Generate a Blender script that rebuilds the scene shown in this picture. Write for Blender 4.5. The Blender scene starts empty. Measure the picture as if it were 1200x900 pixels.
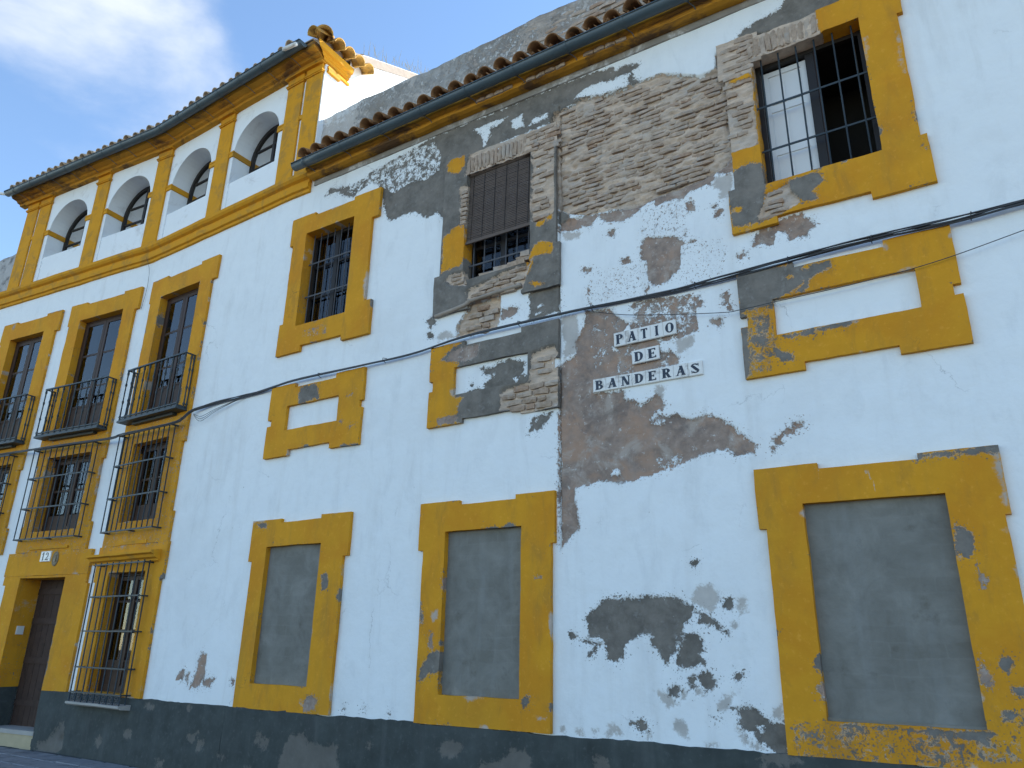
import bpy, math, random
import numpy as np
from mathutils import Matrix, Vector

random.seed(7)
scene = bpy.context.scene
COL = scene.collection

# ------------------------------------------------------------------ camera
CAM_R = (0.84805193, 0.52960122, 0.01817898)      # right, up and forward axes of the hand-held phone
CAM_U = (0.16216249, -0.29202546, 0.94256271)
CAM_F = (-0.50449109, 0.79639417, 0.33353421)
cam_data = bpy.data.cameras.new('camera')
cam_data.sensor_width = 36.0
cam_data.lens = 875.668 / 1200 * 36.0
cam_data.clip_end = 2000
cam = bpy.data.objects.new('camera', cam_data)
cam.matrix_world = Matrix(((CAM_R[0], CAM_U[0], -CAM_F[0], 0.0), (CAM_R[1], CAM_U[1], -CAM_F[1], -7.0),
                           (CAM_R[2], CAM_U[2], -CAM_F[2], 1.645), (0, 0, 0, 1)))
COL.objects.link(cam)
scene.camera = cam

# ------------------------------------------------------------------ sky, sun, exposure
SUN_EL, SUN_AZ = math.radians(38), math.radians(58)     # azimuth measured from +x (along the street) towards +y (behind the facade)
CLOUD_DIR = (-0.731, 0.31, 0.608)
world = bpy.data.worlds.new('World')
scene.world = world
world.use_nodes = True
nt = world.node_tree
nt.nodes.clear()
n_out = nt.nodes.new('ShaderNodeOutputWorld')
n_bg = nt.nodes.new('ShaderNodeBackground')
n_sky = nt.nodes.new('ShaderNodeTexSky')
n_sky.sky_type = 'NISHITA'
n_sky.sun_disc = False
n_sky.sun_elevation = SUN_EL
n_sky.sun_rotation = math.radians(90) - SUN_AZ
n_sky.air_density = 1.0
n_sky.dust_density = 0.0
n_sky.ozone_density = 1.5
n_bg.inputs['Strength'].default_value = 0.10
n_tc = nt.nodes.new('ShaderNodeTexCoord')
n_map = nt.nodes.new('ShaderNodeMapping')
n_map.inputs['Scale'].default_value = (1.0, 1.0, 1.0)
n_map.inputs['Rotation'].default_value = (0.3, 0.5, 0.4)
n_map.inputs['Location'].default_value = (0.35, 0.1, 0.55)
n_noi = nt.nodes.new('ShaderNodeTexNoise')
n_noi.inputs['Scale'].default_value = 2.9
n_noi.inputs['Detail'].default_value = 7
n_noi.inputs['Roughness'].default_value = 0.55
n_noi.inputs['Distortion'].default_value = 0.45
# a thin cloud bank drifting over the tall house, wisps elsewhere
n_dot = nt.nodes.new('ShaderNodeVectorMath')
n_dot.operation = 'DOT_PRODUCT'
n_dot.inputs[1].default_value = CLOUD_DIR
n_near = nt.nodes.new('ShaderNodeMapRange')
n_near.inputs['From Min'].default_value = 0.975
n_near.inputs['From Max'].default_value = 0.999
n_near.inputs['To Max'].default_value = 0.31
n_near.interpolation_type = 'SMOOTHSTEP'
n_add = nt.nodes.new('ShaderNodeMath')
n_add.operation = 'ADD'
n_ramp = nt.nodes.new('ShaderNodeMapRange')
n_ramp.inputs['From Min'].default_value = 0.64
n_ramp.inputs['From Max'].default_value = 0.95
n_ramp.inputs['To Max'].default_value = 0.85
n_ramp.interpolation_type = 'SMOOTHSTEP'
n_mix = nt.nodes.new('ShaderNodeMix')
n_mix.data_type = 'RGBA'
n_mix.inputs['B'].default_value = (3.6, 3.75, 3.9, 1)
nt.links.new(n_tc.outputs['Generated'], n_map.inputs['Vector'])
nt.links.new(n_map.outputs['Vector'], n_noi.inputs['Vector'])
nt.links.new(n_tc.outputs['Generated'], n_dot.inputs[0])
nt.links.new(n_dot.outputs['Value'], n_near.inputs['Value'])
nt.links.new(n_noi.outputs['Fac'], n_add.inputs[0])
nt.links.new(n_near.outputs['Result'], n_add.inputs[1])
nt.links.new(n_add.outputs['Value'], n_ramp.inputs['Value'])
nt.links.new(n_ramp.outputs['Result'], n_mix.inputs['Factor'])
n_tint = nt.nodes.new('ShaderNodeMix')      # clear, slightly cyan southern sky
n_tint.data_type = 'RGBA'
n_tint.blend_type = 'MULTIPLY'
n_tint.inputs['Factor'].default_value = 1.0
n_tint.inputs['B'].default_value = (0.93, 0.985, 1.0, 1)
nt.links.new(n_sky.outputs['Color'], n_tint.inputs['A'])
nt.links.new(n_tint.outputs['Result'], n_mix.inputs['A'])
nt.links.new(n_mix.outputs['Result'], n_bg.inputs['Color'])
nt.links.new(n_bg.outputs['Background'], n_out.inputs['Surface'])

sun_dir = Vector((math.cos(SUN_EL) * math.cos(SUN_AZ), math.cos(SUN_EL) * math.sin(SUN_AZ), math.sin(SUN_EL)))
sun_data = bpy.data.lights.new('sun', 'SUN')
sun_data.energy = 4.0
sun_data.angle = math.radians(0.5)
sun_data.color = (1.0, 0.95, 0.87)
sun = bpy.data.objects.new('sun', sun_data)
sun.rotation_euler = (-sun_dir).to_track_quat('-Z', 'Y').to_euler()
sun.location = (0, 0, 30)
COL.objects.link(sun)

scene.view_settings.view_transform = 'Standard'
scene.view_settings.look = 'None'
scene.view_settings.exposure = 1.66
scene.view_settings.gamma = 1.0
scene.cycles.max_bounces = 6
scene.cycles.use_denoising = True

# ------------------------------------------------------------------ plan of the street front
# s runs along the front (equal to x on the main stretch), d outwards from the plaster, z up
PLAN = [(6.0, 0.0), (-8.75, 0.0), (-12.78, 0.143), (-24.0, 0.143 - 11.22 * 0.0829)]
SEG = []
_s = 6.0
for _a, _b in zip(PLAN[:-1], PLAN[1:]):
    _l = math.hypot(_b[0] - _a[0], _b[1] - _a[1])
    _t = ((_b[0] - _a[0]) / _l, (_b[1] - _a[1]) / _l)
    SEG.append((_s, _s - _l, _a, _t, (-_t[1], _t[0])))     # start s, end s, origin, tangent, outward normal
    _s -= _l
BENDS = [SEG[1][0], SEG[2][0]]


def W(s, d, z):
    for i, (s0, s1, a, t, n) in enumerate(SEG):
        if s >= s1 - 1e-9 or i == len(SEG) - 1:
            u = s0 - s
            if i + 1 < len(SEG) and abs(s - s1) < 1e-6:
                n2 = SEG[i + 1][4]
                m = (n[0] + n2[0], n[1] + n2[1])
                l2 = (m[0] ** 2 + m[1] ** 2) / 2
                n = (m[0] / l2, m[1] / l2)
            return (a[0] + t[0] * u + n[0] * d, a[1] + t[1] * u + n[1] * d, z)


def W_arr(s, d, z):
    s = np.asarray(s, float)
    x = np.empty_like(s)
    y = np.empty_like(s)
    done = np.zeros(s.shape, bool)
    for i, (s0, s1, a, t, n) in enumerate(SEG):
        m = (~done) & ((s >= s1 - 1e-9) | (i == len(SEG) - 1))
        u = s0 - s[m]
        x[m] = a[0] + t[0] * u + n[0] * d[m]
        y[m] = a[1] + t[1] * u + n[1] * d[m]
        done |= m
    return np.stack([x, y, z], 1)


# ------------------------------------------------------------------ helpers
def thing(name, label, cat, loc=(0, 0, 0), group=None):
    o = bpy.data.objects.new(name, None)
    o.empty_display_size = 0.2
    o.location = loc
    COL.objects.link(o)
    o['label'] = label
    o['category'] = cat
    if group:
        o['group'] = group
    return o


def root_of(o):
    while o.parent:
        o = o.parent
    return o


def link(o, parent=None):
    COL.objects.link(o)
    if parent is not None:
        o.parent = parent
        o.matrix_parent_inverse = Matrix.Translation(-root_of(parent).location) if root_of(parent).type == 'EMPTY' else Matrix()
        if parent.parent is not None:      # sub-part: undo the chain of the part it sits on
            o.matrix_parent_inverse = Matrix()
    return o


def mesh_obj(name, verts, faces, mat, parent=None, smooth=False, mats=None, fmat=None):
    me = bpy.data.meshes.new(name)
    me.from_pydata([tuple(v) for v in verts], [], faces)
    me.materials.append(mat)
    for m in mats or ():
        me.materials.append(m)
    if fmat is not None:
        me.polygons.foreach_set('material_index', fmat)
    if smooth:
        me.polygons.foreach_set('use_smooth', [True] * len(me.polygons))
    me.update()
    o = bpy.data.objects.new(name, me)
    return link(o, parent)


class MB:
    """Collects boxes, tubes and strips in street-front coordinates (s, d, z)."""

    def __init__(self, raw=False):
        self.v, self.f, self.raw = [], [], raw

    def add(self, verts, faces):
        b = len(self.v)
        self.v += verts
        self.f += [tuple(i + b for i in q) for q in faces]
        return self

    def box(self, s0, s1, d0, d1, z0, z1, j=0.0):
        r = lambda: random.uniform(-j, j) if j else 0.0
        vs = [(a + r(), b + r(), c + r()) for a in (s0, s1) for b in (d0, d1) for c in (z0, z1)]
        return self.add(vs, [(0, 1, 3, 2), (4, 6, 7, 5), (0, 4, 5, 1), (2, 3, 7, 6), (0, 2, 6, 4), (1, 5, 7, 3)])

    def tube(self, pts, r, n=8, caps=True):
        pts = [Vector(p) for p in pts]
        rr = r if isinstance(r, (list, tuple)) else [r] * len(pts)
        vs, fs = [], []
        up = Vector((0.3, 0.5, 0.81))
        for i, p in enumerate(pts):
            t = (pts[min(i + 1, len(pts) - 1)] - pts[max(i - 1, 0)]).normalized()
            a = t.cross(up if abs(t.dot(up)) < .95 else Vector((1, 0, 0))).normalized()
            b = t.cross(a)
            for k in range(n):
                q = 2 * math.pi * k / n
                vs.append(tuple(p + (a * math.cos(q) + b * math.sin(q)) * rr[i]))
        for i in range(len(pts) - 1):
            for k in range(n):
                k2 = (k + 1) % n
                fs.append((i * n + k, i * n + k2, (i + 1) * n + k2, (i + 1) * n + k))
        if caps:
            fs.append(tuple(range(n)))
            fs.append(tuple((len(pts) - 1) * n + k for k in range(n)))
        return self.add(vs, fs)

    def sweep(self, prof, s0, s1, step=0.5, closed=True, jit=0.0):
        """profile [(d, z)] along the front from s0 to s1 (s0 < s1), mitred at the bends"""
        ss = set([s0, s1] + [b for b in BENDS if s0 < b < s1])
        k = s0
        while k < s1:
            if all(abs(k - q) > step * .3 for q in ss):
                ss.add(k)
            k += step
        ss = sorted(ss)
        n = len(prof)
        vs = []
        for s in ss:
            ja, jb = random.uniform(-jit, jit), random.uniform(-jit, jit)
            vs += [(s, d + ja, z + jb) for d, z in prof]
        fs = []
        for i in range(len(ss) - 1):
            for k in range(n if closed else n - 1):
                k2 = (k + 1) % n
                fs.append((i * n + k, (i + 1) * n + k, (i + 1) * n + k2, i * n + k2))
        if closed:
            fs.append(tuple(range(n)))
            fs.append(tuple((len(ss) - 1) * n + k for k in range(n)))
        return self.add(vs, fs)

    def build(self, name, mat, parent=None, smooth=False):
        vs = self.v if self.raw else [W(*p) for p in self.v]
        return mesh_obj(name, vs, self.f, mat, parent, smooth)


def box(name, mat, parent, s0, s1, d0, d1, z0, z1, j=0.0):
    return MB().box(s0, s1, d0, d1, z0, z1, j).build(name, mat, parent)


def vnoise(x, y, scale, seed=0):
    x = np.asarray(x) * scale + seed * 17.31
    y = np.asarray(y) * scale + seed * 9.77
    xi, yi = np.floor(x).astype(np.int64), np.floor(y).astype(np.int64)
    xf, yf = x - xi, y - yi
    xf, yf = xf * xf * (3 - 2 * xf), yf * yf * (3 - 2 * yf)

    def h(a, b):
        v = np.sin(a * 127.1 + b * 311.7 + seed * 74.7) * 43758.5453
        return v - np.floor(v)
    return (h(xi, yi) * (1 - xf) + h(xi + 1, yi) * xf) * (1 - yf) + (h(xi, yi + 1) * (1 - xf) + h(xi + 1, yi + 1) * xf) * yf - .5


def poly_sdf(px, pz, poly):
    """signed distance, positive inside"""
    d = np.full(px.shape, 1e9)
    ins = np.zeros(px.shape, bool)
    n = len(poly)
    for i in range(n):
        ax, az = poly[i]
        bx, bz = poly[(i + 1) % n]
        ex, ez = bx - ax, bz - az
        wx, wz = px - ax, pz - az
        t = np.clip((wx * ex + wz * ez) / max(ex * ex + ez * ez, 1e-12), 0, 1)
        d = np.minimum(d, (wx - ex * t) ** 2 + (wz - ez * t) ** 2)
        c = ((az <= pz) & (bz > pz)) | ((bz <= pz) & (az > pz))
        if abs(ez) > 1e-12:
            ins ^= c & (px < ax + (pz - az) / ez * ex)
    d = np.sqrt(d)
    return np.where(ins, d, -d)


FAR = -0.2


def wear_fields(s, z, ops):
    """where each old layer shows: metres inside (+) or outside (-) the flaked outlines"""
    out = {k: np.full(s.shape, FAR) for k in 'gbkp'}
    for layer, lv, poly in ops:
        p = [(a / 100.0, b / 100.0) for a, b in poly]
        xs, zs = [q[0] for q in p], [q[1] for q in p]
        m = (s > min(xs) - .2) & (s < max(xs) + .2) & (z > min(zs) - .2) & (z < max(zs) + .2)
        if not m.any():
            continue
        sd = np.maximum(poly_sdf(s[m], z[m], p), FAR)
        cur = out[layer][m]
        if lv == 1:
            cur = np.maximum(cur, sd)
        elif lv == -1:
            cur = np.minimum(cur, -sd)
        else:
            t = np.clip(sd / .03, 0, 1)
            cur = cur * (1 - t) + float(lv[1:]) * t
        out[layer][m] = cur
    return out


def grid_lines(lo, hi, marks, res):
    base = sorted(set([lo, hi] + [m for m in marks if lo < m < hi]))
    out = []
    for a, b in zip(base[:-1], base[1:]):
        r = res((a + b) / 2) if callable(res) else res
        k = max(1, int(math.ceil((b - a) / r - 1e-6)))
        out += [a + (b - a) * i / k for i in range(k)]
    return np.array(out + [hi])


def grid_solid(name, mat, parent, rects, holes, res, face_d, back_d, ops=None, hole_back=None, jit=0.004,
               depth=None, seed=1, extra_s=(), extra_z=(), chip=0.0):
    """Front made of the rects minus the holes, as a fine grid whose front lies at face_d (plus depth(fields, s, z)),
    its outer edges going back to back_d and the edges of its holes to hole_back."""
    hole_back = back_d if hole_back is None else hole_back
    ms = [v for r in rects + holes for v in r[:2]] + list(extra_s)
    mz = [v for r in rects + holes for v in r[2:]] + list(extra_z)
    ms += [b for b in BENDS if min(ms) < b < max(ms)]
    xs = grid_lines(min(ms), max(ms), ms, res)
    zs = grid_lines(min(mz), max(mz), mz, res)
    cx, cz = (xs[:-1] + xs[1:]) / 2, (zs[:-1] + zs[1:]) / 2
    CX, CZ = np.meshgrid(cx, cz, indexing='ij')
    keep = np.zeros(CX.shape, bool)
    inhole = np.zeros(CX.shape, bool)
    for a, b, c, d in rects:
        keep |= (CX > a) & (CX < b) & (CZ > c) & (CZ < d)
    for a, b, c, d in holes:
        inhole |= (CX > a) & (CX < b) & (CZ > c) & (CZ < d)
    keep &= ~inhole
    nx, nz = len(xs), len(zs)
    S, Z = np.meshgrid(xs, zs, indexing='ij')
    S, Z = S.ravel(), Z.ravel()
    F = wear_fields(S, Z, ops or [])
    if chip:
        e = np.full(S.shape, 9.0)
        cells = np.pad(keep, 1)
        corner = cells[:-1, :-1] & cells[1:, :-1] & cells[:-1, 1:] & cells[1:, 1:]
        anyc = cells[:-1, :-1] | cells[1:, :-1] | cells[:-1, 1:] | cells[1:, 1:]
        rim = np.nonzero((anyc & ~corner).ravel())[0]
        for c0 in range(0, len(rim), 200):
            r_ = rim[c0:c0 + 200]
            e = np.minimum(e, np.sqrt((S[:, None] - S[None, r_]) ** 2 + (Z[:, None] - Z[None, r_]) ** 2).min(1))
        nz_ = vnoise(S, Z, 2.6, seed + 7) * .9 + vnoise(S, Z, 9, seed + 8) * .8
        F['g'] = np.maximum(F['g'], np.maximum(-.2, chip * (nz_ - .52) * 2.2 + .012 - e))
        F['p'] = np.maximum(F['p'], np.maximum(-.2, chip * (-nz_ - .50) * 2.2 + .012 - e))
    D = np.full(S.shape, float(face_d))
    if depth is not None:
        D = D + depth(F, S, Z)
    js = jit * (vnoise(S, Z, 3.1, seed) * 1.6 + vnoise(S, Z, 11, seed + 1) * .7)
    jz = jit * (vnoise(S, Z, 3.3, seed + 2) * 1.6 + vnoise(S, Z, 12, seed + 3) * .7)
    idx = np.arange(nx * nz).reshape(nx, nz)
    I, J = np.nonzero(keep)
    quads = np.stack([idx[I, J], idx[I + 1, J], idx[I + 1, J + 1], idx[I, J + 1]], 1)
    used = np.unique(quads)
    remap = np.full(nx * nz, -1)
    remap[used] = np.arange(len(used))
    P = W_arr((S + js)[used], D[used], (Z + jz)[used])
    faces = [tuple(q) for q in remap[quads].tolist()]
    verts = P.tolist()
    att = {k: F[k][used].tolist() for k in F}
    nfront = len(faces)
    # rim: from the front edge straight back
    pad = np.pad(keep, 1)
    padh = np.pad(inhole, 1)
    for di, dj, e in ((-1, 0, 0), (1, 0, 1), (0, -1, 2), (0, 1, 3)):
        nb = pad[1 + di:pad.shape[0] - 1 + di, 1 + dj:pad.shape[1] - 1 + dj]
        nh = padh[1 + di:padh.shape[0] - 1 + di, 1 + dj:padh.shape[1] - 1 + dj]
        A, B = np.nonzero(keep & ~nb)
        for i, j in zip(A.tolist(), B.tolist()):
            p, q = {0: (idx[i, j], idx[i, j + 1]), 1: (idx[i + 1, j], idx[i + 1, j + 1]),
                    2: (idx[i, j], idx[i + 1, j]), 3: (idx[i, j + 1], idx[i + 1, j + 1])}[e]
            bd = hole_back if nh[i, j] else back_d
            b0 = len(verts)
            for k in (p, q):
                w0, w1 = W(S[k] + js[k], D[k], Z[k] + jz[k]), W(S[k] + js[k], bd, Z[k] + jz[k])
                verts += [w0, w1]
                for c in F:
                    att[c] += [F[c][k], F[c][k]]
            faces.append((b0, b0 + 1, b0 + 3, b0 + 2))
    o = mesh_obj(name, verts, faces, mat, parent)
    me = o.data
    sm = np.zeros(len(me.polygons), bool)
    sm[:nfront] = True
    me.polygons.foreach_set('use_smooth', sm)
    for c in att:
        a = me.attributes.new('wear_' + c, 'FLOAT', 'POINT')
        a.data.foreach_set('value', np.array(att[c], dtype=np.float32))
    return o


# ------------------------------------------------------------------ materials
def new_mat(name):
    m = bpy.data.materials.new(name)
    m.use_nodes = True
    t = m.node_tree
    b = t.nodes['Principled BSDF']
    return m, t, b


def N(t, kind, **kw):
    n = t.nodes.new(kind)
    for k, v in kw.items():
        if k in n.inputs:
            n.inputs[k].default_value = v
        else:
            setattr(n, k, v)
    return n


def noise(t, scale, detail=4, rough=.55, vec=None, dist=0.0):
    n = N(t, 'ShaderNodeTexNoise', Scale=scale, Detail=detail, Roughness=rough, Distortion=dist)
    if vec is not None:
        t.links.new(vec, n.inputs['Vector'])
    return n.outputs['Fac']


def math_(t, op, a, b=None, clamp=False):
    n = N(t, 'ShaderNodeMath', operation=op, use_clamp=clamp)
    for i, v in enumerate((a, b)):
        if v is None:
            continue
        if isinstance(v, (int, float)):
            n.inputs[i].default_value = v
        else:
            t.links.new(v, n.inputs[i])
    return n.outputs[0]


def maprange(t, v, a, b, c=0.0, d=1.0, smooth=False):
    n = N(t, 'ShaderNodeMapRange')
    n.inputs['From Min'].default_value = a
    n.inputs['From Max'].default_value = b
    n.inputs['To Min'].default_value = c
    n.inputs['To Max'].default_value = d
    if smooth:
        n.interpolation_type = 'SMOOTHSTEP'
    t.links.new(v, n.inputs['Value'])
    return n.outputs['Result']


def mixc(t, f, a, b, mode='MIX'):
    n = N(t, 'ShaderNodeMix', data_type='RGBA', blend_type=mode)
    for key, v in (('Factor', f), ('A', a), ('B', b)):
        if isinstance(v, (int, float)):
            n.inputs[key].default_value = v
        elif isinstance(v, tuple):
            n.inputs[key].default_value = (*v, 1)
        else:
            t.links.new(v, n.inputs[key])
    return n.outputs['Result']


def pos(t, scale=None):
    g = N(t, 'ShaderNodeNewGeometry').outputs['Position']
    if scale is None:
        return g
    m = N(t, 'ShaderNodeMapping')
    m.inputs['Scale'].default_value = scale
    t.links.new(g, m.inputs['Vector'])
    return m.outputs['Vector']


def bump(t, bsdf, h, strength=.5, dist=.01):
    n = N(t, 'ShaderNodeBump', Strength=strength, Distance=dist)
    t.links.new(h, n.inputs['Height'])
    t.links.new(n.outputs['Normal'], bsdf.inputs['Normal'])


def plain(name, col, rough=.6, var=.15, scale=6, metal=0.0, bumpd=.002, bscale=60, spec=.3, dark=None, dark_amt=.0, stretch=None, dark_from=.5):
    m, t, b = new_mat(name)
    p = pos(t, stretch)
    f = noise(t, scale, 5, .6, p)
    lo = tuple(c * (1 - var) for c in col)
    hi = tuple(min(1, c * (1 + var)) for c in col)
    c = mixc(t, f, lo, hi)
    if dark is not None:
        k = maprange(t, noise(t, scale * .6, 9, .7, p, .6), dark_from, dark_from + .16, 0, dark_amt, True)
        c = mixc(t, k, c, dark)
    t.links.new(c, b.inputs['Base Color'])
    b.inputs['Roughness'].default_value = rough
    b.inputs['Metallic'].default_value = metal
    b.inputs['Specular IOR Level'].default_value = spec
    if bumpd:
        bump(t, b, noise(t, bscale, 4, .6, p), .6, bumpd)
    return m


def worn(name, base, base_var=.06, stain=(.55, .53, .50), stain_amt=.25, gray=(.172, .155, .135), brown=(.325, .245, .20),
         pale=(.47, .43, .39), brick=(.56, .435, .335), streak=True, ragged=1.0, rough=.85, roughbump=.004, grime=.25, drift=None, cracks=.0, flecks=.9):
    """painted plaster with older layers showing wherever the wear attributes say that the paint has come off"""
    m, t, b = new_mat(name)
    p = pos(t)
    # base coat
    big = noise(t, .55, 4, .6, p)
    mid = noise(t, 4.5, 6, .62, p)
    col = mixc(t, mid, tuple(c * (1 - base_var) for c in base), tuple(min(.9, c * (1 + base_var)) for c in base))
    if drift is not None:
        col = mixc(t, maprange(t, noise(t, 1.3, 5, .6, p, .4), .42, .64, 0, .75, True), col, drift)
    if streak:
        st = noise(t, 1.0, 6, .6, pos(t, (3.2, 3.2, .35)), .3)
        col = mixc(t, maprange(t, st, .52, .75, 0, stain_amt, True), col, stain)
    col = mixc(t, maprange(t, big, .5, .72, 0, stain_amt * .5, True), col, tuple(c * .85 for c in stain))
    # grime: soft vertical runs and scuffs
    gr = noise(t, 2.0, 8, .68, pos(t, (2.2, 2.2, .8)), .5)
    col = mixc(t, maprange(t, gr, .50, .70, 0, grime, True), col, tuple(c * .62 + .02 for c in base))
    fl = noise(t, 18, 6, .7, p)
    col = mixc(t, maprange(t, fl, .56, .68, 0, grime * .8, True), col, tuple(min(.85, c * 1.12 + .03) for c in base))
    # tiny chips
    ch = noise(t, 26, 3, .5, p)
    gate = maprange(t, noise(t, 1.6, 3, .5, p), .56, .7, 0, 1)
    chip = math_(t, 'MULTIPLY', maprange(t, ch, .735, .75), gate)
    col = mixc(t, math_(t, 'MULTIPLY', chip, .8), col, gray)
    n1 = math_(t, 'SUBTRACT', noise(t, 10, 9, .74, p, .35), .5)
    n2 = math_(t, 'SUBTRACT', noise(t, 48, 5, .66, p), .5)
    rag = math_(t, 'ADD', math_(t, 'MULTIPLY', n1, .23 * ragged), math_(t, 'MULTIPLY', n2, .05 * ragged))
    h = math_(t, 'MULTIPLY', noise(t, 30, 5, .6, p), .25)
    h = math_(t, 'ADD', h, math_(t, 'MULTIPLY', noise(t, 3.5, 4, .55, p), 3.4))
    if cracks:      # hairline cracks, only here and there
        wob = N(t, 'ShaderNodeVectorMath', operation='ADD')
        sc = N(t, 'ShaderNodeVectorMath', operation='SCALE')
        nz = N(t, 'ShaderNodeTexNoise', Scale=2.2, Detail=6, Roughness=.65)
        t.links.new(p, nz.inputs['Vector'])
        t.links.new(nz.outputs['Color'], sc.inputs[0])
        sc.inputs['Scale'].default_value = .55
        t.links.new(p, wob.inputs[0])
        t.links.new(sc.outputs[0], wob.inputs[1])
        vo = N(t, 'ShaderNodeTexVoronoi', feature='DISTANCE_TO_EDGE', Scale=.75)
        t.links.new(wob.outputs[0], vo.inputs['Vector'])
        cg = maprange(t, noise(t, .9, 4, .6, p), .555, .66)
        ck = math_(t, 'MULTIPLY', maprange(t, vo.outputs['Distance'], .0015, .0045, 1, 0), cg)
        col = mixc(t, math_(t, 'MULTIPLY', ck, cracks), col, tuple(c * .35 for c in gray))
        h = math_(t, 'SUBTRACT', h, math_(t, 'MULTIPLY', ck, .35))
    sp_n = noise(t, 23, 4, .6, p)
    sp_n2 = noise(t, 60, 3, .5, p)
    fine = noise(t, 120, 3, .6, p)
    for key, c, hh in (('p', pale, .2), ('g', gray, .9), ('b', brown, 1.5), ('k', brick, 1.6)):
        a = N(t, 'ShaderNodeAttribute', attribute_name='wear_' + key).outputs['Fac']
        k = maprange(t, math_(t, 'ADD', a, rag), -.0025, .0025) if key != 'p' else maprange(t, math_(t, 'ADD', a, rag), -.012, .03, 0, .85, True)
        if key in 'gb':      # flecks round the edge of the loss
            thr = maprange(t, a, -.12, -.005, .735, .60)
            s1 = maprange(t, math_(t, 'SUBTRACT', sp_n, thr), .0, .012)
            s2 = maprange(t, math_(t, 'SUBTRACT', sp_n2, thr), .0, .012)
            gate_n = maprange(t, a, -.135, -.10)
            k = math_(t, 'MAXIMUM', k, math_(t, 'MULTIPLY', math_(t, 'MULTIPLY', math_(t, 'MAXIMUM', s1, s2), gate_n), flecks))
        if key == 'k':
            v = noise(t, 5, 6, .65, pos(t, (1, 1, 3.2)))
            cc = mixc(t, maprange(t, v, .25, .75), tuple(x * .62 for x in c), tuple(x * 1.38 for x in c))
            cc = mixc(t, maprange(t, noise(t, 2.2, 4, .6, p), .5, .7, 0, .6), cc, (.47, .43, .39))
            cc = mixc(t, maprange(t, noise(t, 24, 7, .75, pos(t, (1, 1, 2.5))), .58, .68, 0, .75), cc, tuple(x * .45 for x in c))  # shade of the cavities put into the brickwork colour as dark crevices
        elif key == 'b':
            v = noise(t, 7, 8, .7, p, .3)
            cc = mixc(t, maprange(t, v, .3, .72), tuple(x * .68 for x in c), tuple(x * 1.3 for x in c))
            cc = mixc(t, maprange(t, noise(t, 2.3, 7, .68, p, .4), .48, .60, 0, .8), cc, (.42, .27, .19))
            cc = mixc(t, maprange(t, noise(t, 3.7, 8, .7, p, .5), .52, .62, 0, .75), cc, (.45, .385, .335))
            cc = mixc(t, maprange(t, noise(t, 1.9, 7, .7, p, .3), .53, .64, 0, .8), cc, (.20, .16, .14))
            cc = mixc(t, maprange(t, noise(t, 15, 7, .75, p), .60, .66, 0, .9), cc, (.62, .60, .57))
        elif key == 'g':
            v = noise(t, 6, 7, .68, p)
            cc = mixc(t, maprange(t, v, .34, .66), tuple(x * .74 for x in c), tuple(x * 1.3 for x in c))
            cc = mixc(t, maprange(t, noise(t, 2.4, 6, .66, p), .50, .68, 0, .8), cc, (.245, .215, .185))
            cc = mixc(t, maprange(t, noise(t, 13, 8, .75, p), .56, .66, 0, .55), cc, (.30, .285, .265))
            cc = mixc(t, maprange(t, noise(t, 33, 6, .7, p), .68, .72, 0, .7), cc, (.6, .6, .6))
        else:
            cc = mixc(t, maprange(t, mid, .3, .7), tuple(x * .8 for x in c), tuple(x * 1.12 for x in c))
        if key in 'gbk':      # the broken edge of the coat, showing its pale core
            ring = math_(t, 'SUBTRACT', maprange(t, math_(t, 'ADD', a, rag), -.010, -.006), k, True)
            lip = math_(t, 'MULTIPLY', ring, maprange(t, noise(t, 6, 4, .6, p), .40, .60, .0, .75))
            col = mixc(t, lip, col, (.50, .46, .41) if key != 'k' else (.34, .30, .26))
            h = math_(t, 'ADD', h, math_(t, 'MULTIPLY', lip, .5))
        col = mixc(t, k, col, cc)
        # the step down at the edge of the coat
        h = math_(t, 'SUBTRACT', h, math_(t, 'MULTIPLY', k, hh))
        if key in 'gbk':
            h = math_(t, 'ADD', h, math_(t, 'MULTIPLY', math_(t, 'MULTIPLY', k, n1), 3.6 if key == 'k' else 2.6 if key == 'b' else 1.3))
    h = math_(t, 'ADD', h, math_(t, 'MULTIPLY', fine, .12))
    t.links.new(col, b.inputs['Base Color'])
    b.inputs['Roughness'].default_value = rough
    b.inputs['Specular IOR Level'].default_value = .25
    bump(t, b, h, .75, roughbump)
    return m


WHITE = (.83, .855, .87)
YELLOW = (.66, .303, .018)
M_WALL = worn('white_limewash_wall', WHITE, .05, stain=(.60, .585, .56), stain_amt=.28, roughbump=.007, grime=.20, cracks=.38)
M_FRAME = worn('ochre_render', YELLOW, .13, stain=(.44, .235, .035), stain_amt=.55, ragged=.7, roughbump=.004, grime=.6, drift=(.60, .245, .015), cracks=.5)
M_PLINTH = worn('slate_plinth_paint', (.058, .068, .066), .6, stain=(.11, .12, .118), stain_amt=.6, grime=.8, pale=(.165, .152, .135), ragged=1.3)
M_OCHRE = plain('ochre_moulding', YELLOW, .85, .12, 5, bumpd=.003, bscale=45, spec=.2, dark=(.36, .2, .05), dark_amt=.6, dark_from=.47)
M_CORNICE = plain('stained_ochre_cornice', (.56, .265, .03), .9, .3, 2.2, bumpd=.006, bscale=22, spec=.2, dark=(.11, .065, .04), dark_amt=.92, stretch=(1, 1, 3), dark_from=.47)
M_WHITE = plain('white_plaster', WHITE, .85, .05, 3, bumpd=.003, bscale=30, spec=.2, dark=(.50, .48, .46), dark_amt=.5, dark_from=.53)
M_PARAPET = worn('weathered_parapet', (.62, .61, .59), .15, stain=(.3, .29, .28), stain_amt=.8, ragged=3.6, roughbump=.014, gray=(.33, .315, .295), brick=(.42, .36, .31))
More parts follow.
